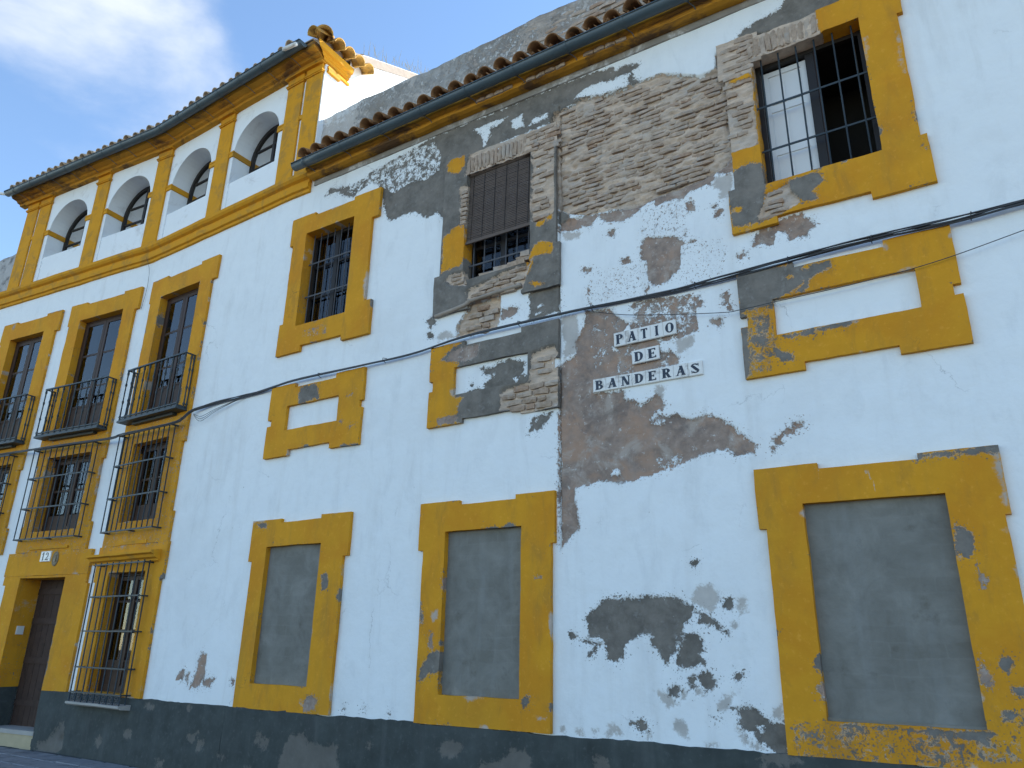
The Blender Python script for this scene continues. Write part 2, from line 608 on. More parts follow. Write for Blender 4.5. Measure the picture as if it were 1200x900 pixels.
M_FILLET = plain('flaked_band', (.27, .25, .225), .9, .3, 4, bumpd=.004, bscale=30, spec=.15, dark=(.66, .66, .66), dark_amt=.9)
M_INFILL = None
M_IRON = plain('painted_iron', (.035, .047, .055), .5, .25, 20, bumpd=.0006, bscale=120, spec=.4)
M_RUSTY = plain('dull_grey_iron', (.085, .09, .10), .65, .3, 25, bumpd=.0008, bscale=120, spec=.4, dark=(.12, .06, .035), dark_amt=.5)
M_GUTTER = plain('slate_blue_gutter', (.07, .105, .13), .42, .2, 4, bumpd=.0006, bscale=40, spec=.45, dark=(.10, .13, .14), dark_amt=.5)
M_PIPE = plain('white_plastic_pipe', (.72, .72, .7), .5, .08, 6, bumpd=.0, spec=.4)
M_TILE = plain('brown_clay_tile', (.27, .145, .07), .88, .5, 9, bumpd=.003, bscale=60, spec=.2, dark=(.10, .075, .05), dark_amt=.8)
M_TILE_PALE = plain('sunlit_lichen_tile', (.52, .40, .28), .9, .35, 9, bumpd=.003, bscale=60, spec=.2, dark=(.2, .16, .12), dark_amt=.8)  # lichen tile, its colour lightened to give the sunlit cream of the tops
M_TILE_OCHRE = plain('ochre_painted_tile', (.52, .30, .07), .9, .4, 14, bumpd=.003, bscale=60, spec=.2, dark=(.24, .15, .07), dark_amt=.8, dark_from=.46)
M_WOOD = plain('dark_brown_wood', (.045, .022, .014), .55, .35, 12, bumpd=.001, bscale=90, spec=.35)
M_DOOR = plain('old_plank_door', (.06, .036, .028), .7, .4, 9, bumpd=.003, bscale=50, spec=.3, dark=(.03, .02, .017), dark_amt=.7)
M_BLACKWOOD = plain('black_brown_wood', (.02, .016, .014), .5, .3, 12, bumpd=.001, bscale=90, spec=.35)
M_SHUTTER = plain('white_shutter', (.74, .75, .76), .5, .05, 5, bumpd=.0008, bscale=40, spec=.35)
M_CURTAIN = plain('reflection_pale_curtain', (.78, .82, .86), .9, .12, 8, bumpd=.0, spec=.1)  # paleness put into the colour for the bright reflections in the panes
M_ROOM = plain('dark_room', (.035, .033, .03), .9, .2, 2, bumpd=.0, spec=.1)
M_BLIND = plain('dark_slat_blind', (.13, .10, .085), .75, .35, 14, bumpd=.001, bscale=90, spec=.25)
M_CABLE = plain('black_cable', (.05, .052, .058), .55, .2, 20, bumpd=.0, spec=.4)
M_CERAMIC = plain('glazed_white_tile', (.78, .76, .72), .22, .08, 9, bumpd=.0006, bscale=30, spec=.5, dark=(.36, .31, .26), dark_amt=.75, dark_from=.52)
M_INK = plain('blue_black_glaze', (.012, .016, .03), .3, .2, 20, bumpd=.0, spec=.5)
M_STONE = plain('pale_step_stone', (.38, .36, .33), .8, .2, 5, bumpd=.003, bscale=30, spec=.25)
M_STEP = plain('cream_step_base', (.45, .38, .25), .85, .2, 5, bumpd=.003, bscale=30, spec=.2)
M_SLAB = plain('grey_paving_stone', (.25, .25, .26), .75, .3, 5, bumpd=.006, bscale=25, spec=.3, dark=(.08, .08, .085), dark_amt=.6)
M_GROUND = plain('street_grit', (.085, .083, .08), .9, .3, 3, bumpd=.004, bscale=25, spec=.2)
M_MORTAR = plain('crumbling_mortar', (.34, .29, .245), .95, .3, 8, bumpd=.008, bscale=26, spec=.1)
M_PLAQUE = plain('bronze_plaque', (.20, .15, .09), .5, .4, 30, bumpd=.004, bscale=50, spec=.4)
M_WEED = plain('dry_weed', (.5, .42, .22), .9, .3, 9, bumpd=.0, spec=.1)
M_NEIGH = plain('mottled_old_plaster', (.42, .41, .40), .95, .3, 5, bumpd=.012, bscale=9, spec=.1, dark=(.15, .145, .14), dark_amt=.9)


def brick_mat():
    m, t, b = new_mat('weathered_brick')
    p = pos(t)
    r = N(t, 'ShaderNodeObjectInfo').outputs['Random']
    ramp = N(t, 'ShaderNodeValToRGB')
    cr = ramp.color_ramp
    cr.elements[0].color = (.42, .32, .245, 1)
    cr.elements[1].color = (.53, .43, .345, 1)
    for pz, c in ((.25, (.50, .40, .32, 1)), (.5, (.45, .34, .26, 1)), (.72, (.55, .455, .375, 1)), (.88, (.40, .27, .19, 1))):
        e = cr.elements.new(pz)
        e.color = c
    t.links.new(r, ramp.inputs['Fac'])
    v = noise(t, 14, 7, .7, p, .3)
    c = mixc(t, maprange(t, v, .3, .7), (.62, .6, .58), (1.15, 1.15, 1.15))
    col = mixc(t, 1.0, ramp.outputs['Color'], c, 'MULTIPLY')
    col = mixc(t, maprange(t, noise(t, 5, 4, .6, p), .52, .66, 0, .6), col, (.44, .40, .36))
    t.links.new(col, b.inputs['Base Color'])
    b.inputs['Roughness'].default_value = .95
    b.inputs['Specular IOR Level'].default_value = .1
    bump(t, b, noise(t, 40, 6, .68, p), .9, .01)
    return m


M_BRICK = brick_mat()


def infill_mat():
    """cement wash over block courses that still ghost through"""
    m, t, b = new_mat('cement_infill')
    p = pos(t)
    sx = N(t, 'ShaderNodeSeparateXYZ')
    t.links.new(p, sx.inputs[0])
    wv = math_(t, 'MULTIPLY', math_(t, 'SUBTRACT', noise(t, 2.4, 4, .6, p), .5), .10)
    cx = N(t, 'ShaderNodeCombineXYZ')
    t.links.new(math_(t, 'ADD', sx.outputs[0], wv), cx.inputs[0])
    t.links.new(math_(t, 'ADD', sx.outputs[2], wv), cx.inputs[1])
    br = N(t, 'ShaderNodeTexBrick', Scale=1.0)
    br.inputs['Color1'].default_value = (.150, .143, .122, 1)
    br.inputs['Color2'].default_value = (.205, .20, .178, 1)
    br.inputs['Mortar'].default_value = (.20, .195, .175, 1)
    br.inputs['Brick Width'].default_value = .40
    br.inputs['Row Height'].default_value = .125
    br.inputs['Mortar Size'].default_value = .012
    br.inputs['Mortar Smooth'].default_value = 1.0
    t.links.new(cx.outputs[0], br.inputs['Vector'])
    wash = mixc(t, maprange(t, noise(t, 3.2, 8, .66, p, .5), .32, .68), (.165, .16, .143), (.275, .272, .25))
    f = maprange(t, noise(t, 1.7, 5, .6, p), .38, .62, .45, .92)
    col = mixc(t, f, br.outputs['Color'], wash)
    col = mixc(t, maprange(t, noise(t, 5, 8, .7, p), .58, .70, 0, .5), col, (.115, .105, .088))
    col = mixc(t, maprange(t, noise(t, 1.1, 4, .6, pos(t, (5, 5, .6))), .54, .7, 0, .4), col, (.26, .265, .255))
    t.links.new(col, b.inputs['Base Color'])
    b.inputs['Roughness'].default_value = .92
    b.inputs['Specular IOR Level'].default_value = .15
    bump(t, b, noise(t, 16, 8, .68, p), .7, .008)
    return m


M_INFILL = infill_mat()


def glass_mat(name, tint=(.9, .95, 1.0), ior=1.5, rough=.02):
    m, t, b = new_mat(name)
    t.nodes.remove(b)
    fr = N(t, 'ShaderNodeFresnel', IOR=ior)
    tr = N(t, 'ShaderNodeBsdfTransparent')
    tr.inputs['Color'].default_value = (*[c * .95 for c in tint], 1)
    gl = N(t, 'ShaderNodeBsdfGlossy', Roughness=rough)
    mx = N(t, 'ShaderNodeMixShader')
    t.links.new(math_(t, 'MULTIPLY', fr.outputs[0], 1.4, True), mx.inputs[0])
    t.links.new(tr.outputs[0], mx.inputs[1])
    t.links.new(gl.outputs[0], mx.inputs[2])
    bp = N(t, 'ShaderNodeBump', Strength=.05, Distance=.003)
    t.links.new(noise(t, 2.5, 2, .5, pos(t)), bp.inputs['Height'])
    t.links.new(bp.outputs['Normal'], gl.inputs['Normal'])
    t.links.new(mx.outputs[0], t.nodes['Material Output'].inputs['Surface'])
    return m


M_GLASS = glass_mat('window_glass')

# ------------------------------------------------------------------ flaked outlines on the front, (s, z) in centimetres
# layers: p thin pale coat, g grey cement, b brown old plaster, k bare brickwork; 1 adds, -1 puts paint back, 'm..' mottles
WALL_WEAR = [('g',1,[(-685,813),(-669,764),(-659,746),(-632,748),(-611,746),(-590,729),(-570,732),(-558,716),(-544,708),(-549,792),(-469,808),(-382,810),(-380,845),(-353,831),(-324,840),(-300,854),(-332,862),(-382,862),(-452,862),(-508,862),(-578,863),(-620,857),(-669,850),(-708,844)]),
('g','m-0.004',[(-708,844),(-669,853),(-620,857),(-581,857),(-566,827),(-569,799),(-594,789),(-626,795),(-657,787),(-682,810),(-712,830),(-748,832),(-743,841)]),
('g',1,[(-800,835),(-791,846),(-748,835),(-736,813),(-755,820),(-778,837)]),
('g','m0.0',[(-766,832),(-742,836),(-708,843),(-685,841),(-682,815),(-706,823),(-736,812)]),
('g',-1,[(-514,847),(-498,848),(-459,847),(-470,839),(-486,838),(-486,824),(-497,815),(-502,831)]),
('g',-1,[(-456,838),(-440,836),(-434,845),(-433,822),(-444,822)]),
('g',-1,[(-427,818),(-414,823),(-396,826),(-398,818),(-412,820)]),
('g',1,[(-452,851),(-451,824),(-380,810),(-375,822),(-348,827),(-313,820),(-278,818),(-267,819),(-283,838),(-266,844),(-277,850),(-300,851),(-324,852),(-354,848),(-402,850)]),
('g',-1,[(-358,833),(-345,841),(-324,843),(-308,838),(-292,840),(-282,837),(-284,826),(-278,819),(-316,821),(-340,827)]),
('g',-1,[(-452,837),(-435,842),(-433,819),(-451,823)]),
('g',-1,[(-426,818),(-415,827),(-397,826),(-397,818),(-415,818)]),
('g',1,[(-150,823),(-138,835),(-118,838),(-98,843),(-88,861),(-27,827),(-39,820),(-67,815),(-90,814),(-122,815)]),
('g',1,[(-183,750),(-177,767),(-166,769),(-168,711),(-173,724)]),
('g',-1,[(-179,741),(-172,768),(-166,769),(-167,755),(-176,738)]),
('g',1,[(-350,195),(-329,212),(-302,213),(-278,213),(-256,213),(-240,203),(-244,192),(-251,188),(-252,173),(-259,177),(-258,166),(-270,155),(-274,162),(-282,170),(-282,182),(-294,179),(-310,171),(-310,161),(-320,151),(-327,156),(-329,170),(-337,177),(-346,177),(-350,188)]),
('g',1,[(-250,177),(-241,180),(-232,176),(-232,167),(-238,162),(-233,155),(-245,151),(-260,153),(-256,164)]),
('g',1,[(-238,196),(-226,192),(-226,187),(-235,190)]),
('g',1,[(-239,144),(-230,148),(-223,141),(-228,133),(-238,136)]),
('g',1,[(-248,142),(-243,143),(-243,136),(-248,132)]),
('g',1,[(-268,132),(-262,136),(-256,133),(-259,127),(-267,128)]),
('g',1,[(-207,146),(-199,147),(-204,141)]),
('g',1,[(-306,102),(-294,104),(-290,99),(-296,94)]),
('g',1,[(-211,211),(-203,210),(-204,202),(-212,202)]),
('g',1,[(-240,245),(-234,246),(-234,240),(-239,240)]),
('g',1,[(-370,181),(-360,177),(-368,174)]),
('g',1,[(-349,160),(-340,168),(-340,164),(-345,159)]),
('g',1,[(-357,174),(-341,172),(-329,169),(-329,167),(-341,170),(-357,172)]),
('g',1,[(-240,202),(-228,196),(-217,189),(-209,182),(-210,179),(-220,187),(-231,194),(-240,199)]),
('g',1,[(-257,151),(-254,149),(-256,147)]),
('g',1,[(-228,111),(-225,110),(-226,109)]),
('g',1,[(-210,119),(-197,121),(-189,118),(-185,112),(-164,107),(-166,86),(-179,88),(-189,95),(-196,100),(-204,107)]),
('g',-1,[(-189,105),(-186,106),(-186,100),(-189,99)]),
('p',1,[(-244,210),(-236,221),(-224,225),(-214,217),(-213,210),(-219,203),(-224,195),(-233,202)]),
('p',1,[(-201,210),(-193,213),(-188,208),(-190,200),(-197,198),(-202,204)]),
('p',1,[(-208,190),(-201,190),(-200,185),(-208,185)]),
('p',1,[(-282,130),(-272,131),(-260,120),(-271,113),(-276,121)]),
('p',1,[(-257,133),(-250,132),(-250,125),(-257,122)]),
('p',1,[(-244,136),(-234,134),(-235,127),(-243,127)]),
('p',1,[(-224,126),(-213,132),(-205,131),(-215,118),(-224,116)]),
('p',1,[(-332,99),(-322,101),(-315,91),(-332,87)]),
('p',1,[(-265,108),(-255,107),(-251,90),(-260,92),(-266,100)]),
('p',1,[(-366,93),(-357,95),(-355,88),(-365,87)]),
('p',1,[(-382,92),(-376,93),(-375,88),(-382,87)]),
('p',1,[(-345,94),(-338,95),(-338,89),(-345,88)]),
('p',1,[(-292,96),(-285,98),(-285,90),(-291,90)]),
('p',1,[(-209,105),(-201,100),(-193,93),(-182,88),(-194,86),(-206,92)]),
('p',1,[(-238,91),(-225,91),(-224,88),(-238,88)]),
('p',1,[(-177,120),(-168,125),(-168,110),(-180,112)]),
('k',1,[(-511,577),(-463,577),(-463,552),(-468,534),(-484,532),(-528,535),(-528,551),(-518,565)]),
('b',1,[(-461,557),(-437,556),(-438,547),(-459,546)]),
('g',1,[(-420,572),(-379,572),(-379,537),(-423,533),(-419,550)]),
('g',-1,[(-413,550),(-403,552),(-403,548),(-412,548)]),
('g',-1,[(-416,542),(-412,542),(-400,545),(-400,541),(-412,538)]),
('g',1,[(-578,570),(-566,573),(-564,561),(-573,563)]),
('g',1,[(-576,550),(-572,552),(-566,548),(-566,542),(-574,543)]),
('g',1,[(-574,559),(-571,562),(-569,556),(-572,555)]),
('p',1,[(-560,544),(-546,549),(-537,544),(-531,535),(-557,534)]),
('g',1,[(-488,485),(-474,484),(-467,488),(-446,489),(-425,482),(-429,468),(-420,460),(-420,454),(-436,456),(-456,454),(-476,449),(-484,457),(-484,463),(-473,469),(-473,477),(-479,475),(-484,478)]),
('g',1,[(-503,459),(-492,460),(-476,454),(-456,455),(-455,443),(-515,449)]),
('g',-1,[(-441,464),(-434,463),(-434,459),(-439,459)]),
('g',-1,[(-473,477),(-468,477),(-468,474),(-472,474)]),
('g',1,[(-503,468),(-500,468),(-499,463),(-502,463)]),
('g',1,[(-417,409),(-406,415),(-391,414),(-393,408),(-402,401),(-408,394),(-413,400),(-420,393),(-415,402)]),
('g',-1,[(-413,410),(-409,410),(-410,407),(-412,407)]),
('k',1,[(-398,803),(-388,823),(-373,823),(-348,828),(-316,820),(-278,818),(-240,818),(-194,793),(-176,796),(-173,816),(-148,822),(-110,818),(-114,778),(-137,781),(-151,739),(-151,686),(-167,676),(-174,663),(-194,657),(-223,653),(-250,652),(-271,647),(-287,646),(-307,652),(-340,654),(-367,665),(-398,687)]),
('b',1,[(-380,652),(-374,657),(-366,656),(-339,654),(-322,651),(-308,651),(-286,646),(-264,654),(-264,648),(-268,646),(-280,638),(-290,635),(-298,633),(-312,636),(-323,642),(-326,650),(-332,645),(-338,638),(-350,643),(-354,638),(-380,644)]),
('b',1,[(-285,644),(-262,656),(-243,659),(-216,660),(-197,660),(-178,665),(-166,675),(-167,653),(-178,654),(-185,659),(-192,645),(-198,646),(-216,645),(-225,639),(-240,641),(-256,637),(-257,647),(-277,643),(-285,636)]),
('p',1,[(-192,645),(-185,656),(-178,652),(-167,653),(-168,634),(-176,623),(-183,625),(-185,634)]),
('p',1,[(-380,643),(-366,640),(-348,632),(-354,626),(-374,629)]),
('p',1,[(-380,731),(-365,726),(-368,693),(-374,676),(-382,688)]),
('g',1,[(-385,691),(-380,681),(-366,660),(-366,649),(-379,648),(-384,658)]),
('g',-1,[(-385,684),(-382,677),(-383,666),(-381,653),(-384,644),(-386,664)]),
('b',1,[(-274,600),(-266,603),(-240,597),(-226,582),(-226,564),(-217,558),(-219,553),(-232,554),(-242,549),(-249,542),(-262,540),(-272,554),(-277,562)]),
('b',1,[(-299,582),(-291,582),(-286,574),(-290,568),(-298,572)]),
('b',1,[(-205,565),(-199,566),(-193,563),(-196,558),(-204,560)]),
('b',1,[(-190,564),(-185,564),(-185,556),(-190,557)]),
('b',1,[(-292,556),(-283,559),(-277,556),(-280,547),(-291,549)]),
('b',1,[(-332,548),(-323,549),(-318,545),(-322,540),(-332,542)]),
('b',1,[(-341,557),(-334,561),(-333,550),(-339,536),(-342,544)]),
('b',1,[(-190,511),(-185,513),(-183,507),(-185,499),(-189,500)]),
('b',1,[(-348,583),(-338,581),(-338,576),(-346,578)]),
('b',1,[(-231,547),(-225,544),(-229,540)]),
('b',1,[(-213,549),(-209,549),(-209,544),(-213,544)]),
('b',1,[(-206,550),(-203,549),(-203,544),(-206,545)]),
('b',1,[(-199,554),(-194,553),(-196,548),(-199,549)]),
('b',1,[(-223,581),(-218,584),(-213,581),(-219,578)]),
('b',1,[(-228,598),(-223,597),(-223,590),(-228,591)]),
('b',1,[(-232,550),(-226,548),(-230,547)]),
('b',1,[(-250,614),(-236,611),(-231,606),(-241,606)]),
('b',1,[(-315,624),(-307,624),(-307,616),(-314,618)]),
('b',1,[(-268,618),(-260,616),(-262,612),(-268,614)]),
('b',1,[(-301,570),(-298,570),(-299,566)]),
('b',1,[(-330,574),(-327,574),(-327,571)]),
('b',1,[(-226,516),(-220,517),(-213,515),(-216,510),(-224,509)]),
('b',1,[(-224,508),(-219,508),(-220,501),(-223,501)]),
('b',1,[(-216,510),(-211,509),(-213,504),(-216,505)]),
('b',1,[(-202,484),(-192,487),(-192,480),(-197,477)]),
('b',1,[(-185,497),(-181,496),(-183,492)]),
('b',1,[(-286,547),(-269,547),(-269,539),(-279,536),(-289,540)]),
('b',1,[(-170,553),(-165,555),(-166,546),(-170,546)]),
('b',1,[(-164,551),(-161,552),(-162,547)]),
('b','m-0.03',[(-341,579),(-267,576),(-269,534),(-342,533)]),
('b','m-0.034',[(-232,582),(-181,579),(-185,533),(-236,526)]),
('b',1,[(-224,633),(-213,632),(-212,620),(-223,622)]),
('b',1,[(-265,634),(-260,634),(-260,628),(-264,630)]),
('b',1,[(-259,628),(-253,627),(-254,623),(-260,625)]),
('b',1,[(-250,619),(-244,619),(-243,615),(-249,616)]),
('b',1,[(-241,622),(-236,622),(-237,618),(-240,619)]),
('b',1,[(-236,609),(-230,613),(-226,613),(-230,607),(-235,606)]),
('b',1,[(-228,598),(-223,598),(-223,591),(-228,590)]),
('b',1,[(-238,629),(-231,630),(-229,629),(-234,625)]),
('b',1,[(-187,611),(-182,609),(-186,603),(-190,605)]),
('b',1,[(-195,618),(-187,619),(-190,615)]),
('b',1,[(-243,607),(-237,605),(-239,603)]),
('b',1,[(-273,612),(-269,611),(-273,607)]),
('b',1,[(-254,613),(-251,614),(-252,611)]),
('b','m-0.026',[(-277,641),(-240,641),(-217,640),(-224,590),(-273,602)]),
('b',1,[(-380,469),(-369,474),(-359,478),(-358,494),(-353,500),(-346,513),(-344,527),(-326,525),(-313,521),(-309,510),(-321,507),(-314,495),(-312,475),(-292,468),(-290,503),(-275,506),(-290,521),(-280,524),(-257,522),(-241,516),(-231,507),(-235,493),(-240,485),(-241,477),(-260,474),(-261,455),(-249,460),(-239,451),(-243,446),(-302,443),(-338,432),(-338,428),(-303,426),(-301,416),(-289,410),(-280,408),(-265,415),(-258,403),(-262,394),(-257,390),(-246,390),(-226,382),(-217,387),(-201,380),(-189,370),(-178,358),(-170,349),(-173,343),(-189,341),(-197,348),(-207,349),(-226,347),(-238,342),(-251,337),(-269,334),(-288,330),(-306,327),(-333,332),(-343,329),(-362,327),(-362,310),(-357,285),(-379,265),(-381,321),(-381,434)]),
('b',-1,[(-301,425),(-288,426),(-266,426),(-267,413),(-284,408),(-299,416)]),
('b',-1,[(-320,338),(-313,341),(-308,340),(-311,334),(-317,334)]),
('b','m-0.002',[(-282,399),(-261,403),(-255,386),(-258,378),(-276,382)]),
('b','m0.004',[(-278,351),(-246,352),(-233,346),(-251,337),(-269,334)]),
('p',1,[(-267,426),(-255,423),(-257,412),(-263,406),(-267,413)]),
('b','m0.016',[(-347,529),(-310,518),(-290,503),(-314,475),(-312,450),(-338,454),(-348,492)]),
('b','m0.004',[(-289,529),(-219,522),(-213,474),(-241,470),(-291,480)]),
('b','m0.014',[(-311,485),(-240,456),(-245,445),(-313,440)]),
('p',1,[(-246,471),(-220,475),(-223,462),(-238,455),(-242,458)]),
('p',1,[(-379,531),(-358,529),(-353,504),(-359,479),(-375,474)]),
('b',1,[(-153,558),(-148,573),(-132,576),(-120,580),(-104,581),(-103,575),(-95,572),(-92,565),(-100,560),(-102,553),(-110,556),(-117,555),(-120,562),(-128,569),(-132,565),(-134,554),(-145,558)]),
('b',1,[(-135,365),(-126,367),(-126,362),(-133,361)]),
('b',1,[(-140,361),(-135,361),(-136,357),(-140,358)]),
('b',1,[(-152,353),(-146,356),(-148,351),(-145,348),(-151,346)]),
('b',1,[(-156,345),(-153,345),(-154,342)]),
('b',1,[(-146,356),(-140,360),(-140,360),(-146,355)]),
('b',1,[(-946,152),(-932,148),(-930,123),(-939,108),(-960,105),(-952,122)]),
('b',1,[(-991,122),(-978,130),(-979,115),(-993,116)]),
('b',1,[(-934,118),(-917,119),(-916,108),(-932,109)]),
('b',1,[(-973,122),(-965,124),(-965,110)]),
('b',1,[(-872,120),(-864,118),(-866,113)]),
('b',1,[(-919,118),(-907,119),(-911,111)]),
('g',1,[(-668,94),(-665,96),(-665,92)]),
('g',1,[(-638,96),(-635,99),(-632,95)]),
('g',1,[(-598,94),(-596,94),(-596,92)])]
FRAME_WEAR = [('g',1,[(-801,513),(-766,512),(-760,489),(-774,490),(-799,486)]),
('b','m0.0',[(-711,486),(-690,490),(-692,483),(-707,476)]),
('b',1,[(-702,486),(-696,487),(-696,484),(-701,483)]),
('b',1,[(-696,441),(-688,442),(-688,440),(-694,439)]),
('b',1,[(-716,453),(-709,450),(-711,447),(-715,450)]),
('b',1,[(-783,594),(-779,601),(-770,605),(-772,600),(-777,592),(-780,589)]),
('b','m-0.012',[(-815,606),(-758,605),(-756,585),(-812,589)]),
('b','m0.0',[(-795,583),(-776,584),(-775,577),(-792,576)]),
('p',1,[(-694,659),(-690,672),(-686,657),(-686,630),(-691,624),(-696,646)]),
('g',1,[(-588,876),(-368,840),(-370,495),(-371,414),(-557,414)]),
('g',-1,[(-555,789),(-555,800),(-544,808),(-530,818),(-526,813),(-526,788),(-534,780),(-546,782)]),
('g',-1,[(-555,685),(-546,689),(-540,695),(-530,696),(-520,695),(-514,662),(-513,631),(-521,636),(-555,629)]),
('g',-1,[(-411,664),(-400,665),(-388,669),(-386,661),(-396,661),(-396,657),(-411,656)]),
('g',-1,[(-414,633),(-404,636),(-385,627),(-385,613),(-399,615),(-411,615),(-418,595),(-424,595),(-423,606)]),
('g',-1,[(-422,581),(-414,584),(-396,576),(-411,574)]),
('k',1,[(-522,786),(-516,807),(-462,819),(-426,824),(-377,807),(-377,769),(-385,766),(-385,671),(-400,665),(-411,664),(-418,669),(-417,772),(-523,773)]),
('k',1,[(-528,698),(-531,754),(-515,758),(-512,693)]),
('k',1,[(-512,580),(-513,595),(-493,599),(-459,606),(-423,609),(-414,615),(-422,595),(-428,576)]),
('k',1,[(-549,619),(-538,625),(-521,625),(-512,603),(-537,609)]),
('g',-1,[(-564,527),(-530,526),(-516,524),(-529,518),(-540,513),(-548,505),(-526,503),(-516,494),(-523,488),(-522,453),(-509,451),(-518,441),(-518,432),(-524,426),(-510,417),(-565,416)]),
('b',1,[(-529,515),(-504,518),(-489,515),(-490,501),(-512,498),(-540,504)]),
('b',1,[(-547,427),(-530,430),(-516,427),(-524,420),(-546,421)]),
('p',1,[(-476,434),(-457,438),(-458,426),(-478,424)]),
('k',1,[(-416,490),(-385,494),(-379,483),(-386,474),(-380,464),(-380,420),(-427,417),(-432,424),(-457,426),(-457,451),(-432,452),(-416,453)]),
('k','m0.0',[(-491,520),(-429,525),(-429,520),(-485,516)]),
('k',1,[(-186,790),(-183,843),(-141,854),(-88,841),(-65,828),(-64,809),(-63,792),(-60,785),(-135,779),(-136,770),(-137,674),(-170,675),(-190,735)]),
('k',-1,[(-163,768),(-138,771),(-137,762),(-164,762)]),
('g',1,[(-164,762),(-137,762),(-137,745),(-164,724)]),
('g',1,[(-164,650),(-152,652),(-149,653),(-136,650),(-134,620),(-143,581),(-154,580),(-172,580),(-173,630)]),
('g',-1,[(-174,582),(-153,581),(-153,574),(-173,571)]),
('g',-1,[(-168,605),(-160,604),(-160,597),(-168,598)]),
('k',1,[(-136,613),(-111,618),(-112,609),(-102,591),(-123,584),(-146,580)]),
('g',1,[(-112,619),(-83,618),(-78,610),(-90,601),(-86,590),(-100,590),(-110,605)]),
('p',1,[(-23,759),(-20,759),(-21,740),(-24,725),(-25,736)]),
('p',1,[(6,753),(8,750),(7,727),(9,700),(7,699),(4,718),(5,738)]),
('g',1,[(-172,529),(-116,525),(-116,523),(-84,519),(-82,512),(-94,510),(-104,507),(-108,494),(-127,495),(-140,492),(-141,487),(-174,485),(-166,478),(-174,478)]),
('g',-1,[(-124,514),(-119,515),(-119,509),(-123,508)]),
('g',-1,[(-116,524),(-100,521),(-103,515),(-117,519)]),
('g',-1,[(-124,495),(-109,504),(-108,502),(-120,494)]),
('g',1,[(-172,469),(-167,467),(-168,448),(-165,442),(-169,432),(-168,418),(-173,414)]),
('g',1,[(-142,450),(-139,439),(-128,432),(-127,425),(-137,427),(-143,435)]),
('g',1,[(-138,452),(-112,453),(-74,454),(-74,451),(-106,449),(-127,448)]),
('g','m0.0',[(-143,488),(-138,486),(-140,450),(-147,449)]),
('g',1,[(-158,476),(-152,477),(-151,470),(-157,470)]),
('g',1,[(-162,433),(-155,436),(-157,430)]),
('g',1,[(-158,427),(-152,429),(-154,422)]),
('g',1,[(-154,449),(-147,449),(-144,443),(-154,442)]),
('g','m-0.006',[(-164,488),(-141,488),(-145,417),(-170,416)]),
('g',1,[(-20,264),(-13,261),(-8,253),(-10,243),(-15,236),(-18,242),(-22,242),(-19,260)]),
('p',1,[(-21,242),(-17,240),(-19,236),(-21,237)]),
('p','m0.006',[(-125,324),(-116,324),(-112,313),(-114,301),(-119,301),(-121,314)]),
('p','m0.007',[(-82,318),(-72,318),(-70,302),(-70,290),(-76,291),(-78,304),(-82,312)]),
('p','m0.003',[(-93,299),(-81,297),(-82,293),(-92,294)]),
('p',1,[(15,317),(21,324),(21,284),(20,273),(16,278),(15,293),(14,306)]),
('g',1,[(-37,325),(-18,324),(20,325),(20,319),(14,319),(8,321),(-7,320),(-19,321),(-35,320),(-39,318)]),
('b','m0.004',[(-13,237),(-6,243),(-5,230),(2,222),(-4,211),(-12,208),(-14,221)]),
('b',1,[(-137,141),(-131,143),(-132,130),(-136,131)]),
('b',1,[(-20,167),(-17,159),(-14,151),(-16,143),(-19,146),(-20,156)]),
('g',1,[(-135,110),(-118,112),(-64,112),(-22,113),(-17,111),(-41,100),(-62,94),(-87,94),(-114,99),(-133,103)]),
('g',1,[(-150,96),(-140,99),(-136,94),(-142,89),(-149,91)]),
('g',1,[(-156,107),(-151,108),(-152,102),(-156,101)]),
('g',1,[(-11,126),(-3,128),(5,125),(4,121),(-11,121)]),
('g',1,[(-2,144),(8,144),(6,138),(-2,140)]),
('g',1,[(-57,92),(-44,92),(-45,88),(-58,87)]),
('g',1,[(-6,162),(-1,167),(2,161),(-4,156)]),
('g','m-0.012',[(-161,117),(-135,113),(-15,110),(8,141),(-1,91),(-165,77)]),
('g',1,[(-556,126),(-552,142),(-540,158),(-528,159),(-525,153),(-525,140),(-531,137),(-544,135),(-549,128)]),
('p',1,[(-542,204),(-533,204),(-533,193),(-539,189),(-543,197)]),
('b',1,[(-543,178),(-539,178),(-539,163),(-542,162)]),
('b',1,[(-530,238),(-525,239),(-525,226),(-529,226)]),
('g',1,[(-421,117),(-411,120),(-414,112),(-420,108)]),
('p',1,[(-405,102),(-392,102),(-394,98),(-404,99)]),
('g',1,[(-720,246),(-712,250),(-706,240),(-709,230),(-717,228)]),
('b',1,[(-726,105),(-716,107),(-707,102),(-710,91),(-727,90),(-729,97)]),
('p','m0.004',[(-743,106),(-727,108),(-724,91),(-738,92)]),
('g',1,[(-855,321),(-835,320),(-834,315),(-850,315)]),
('b','m0.002',[(-412,241),(-395,241),(-395,229),(-412,230)])]
PLINTH_WEAR = [('p', 1, [(-760, 30), (-755, 58), (-725, 66), (-715, 58), (-665, 56), (-662, 20), (-760, 10)]),
               ('p', 1, [(-478, 30), (-475, 52), (-445, 62), (-428, 74), (-410, 66), (-408, 20), (-478, 20)]),
               ('p', 1, [(-345, 60), (-340, 72), (-325, 70), (-328, 56)]),
               ('p', 1, [(-1328, 2), (-1318, 12), (-1300, 15), (-1285, 30), (-1262, 48), (-1256, 30), (-1250, 8), (-1262, 0), (-1300, -5)])]
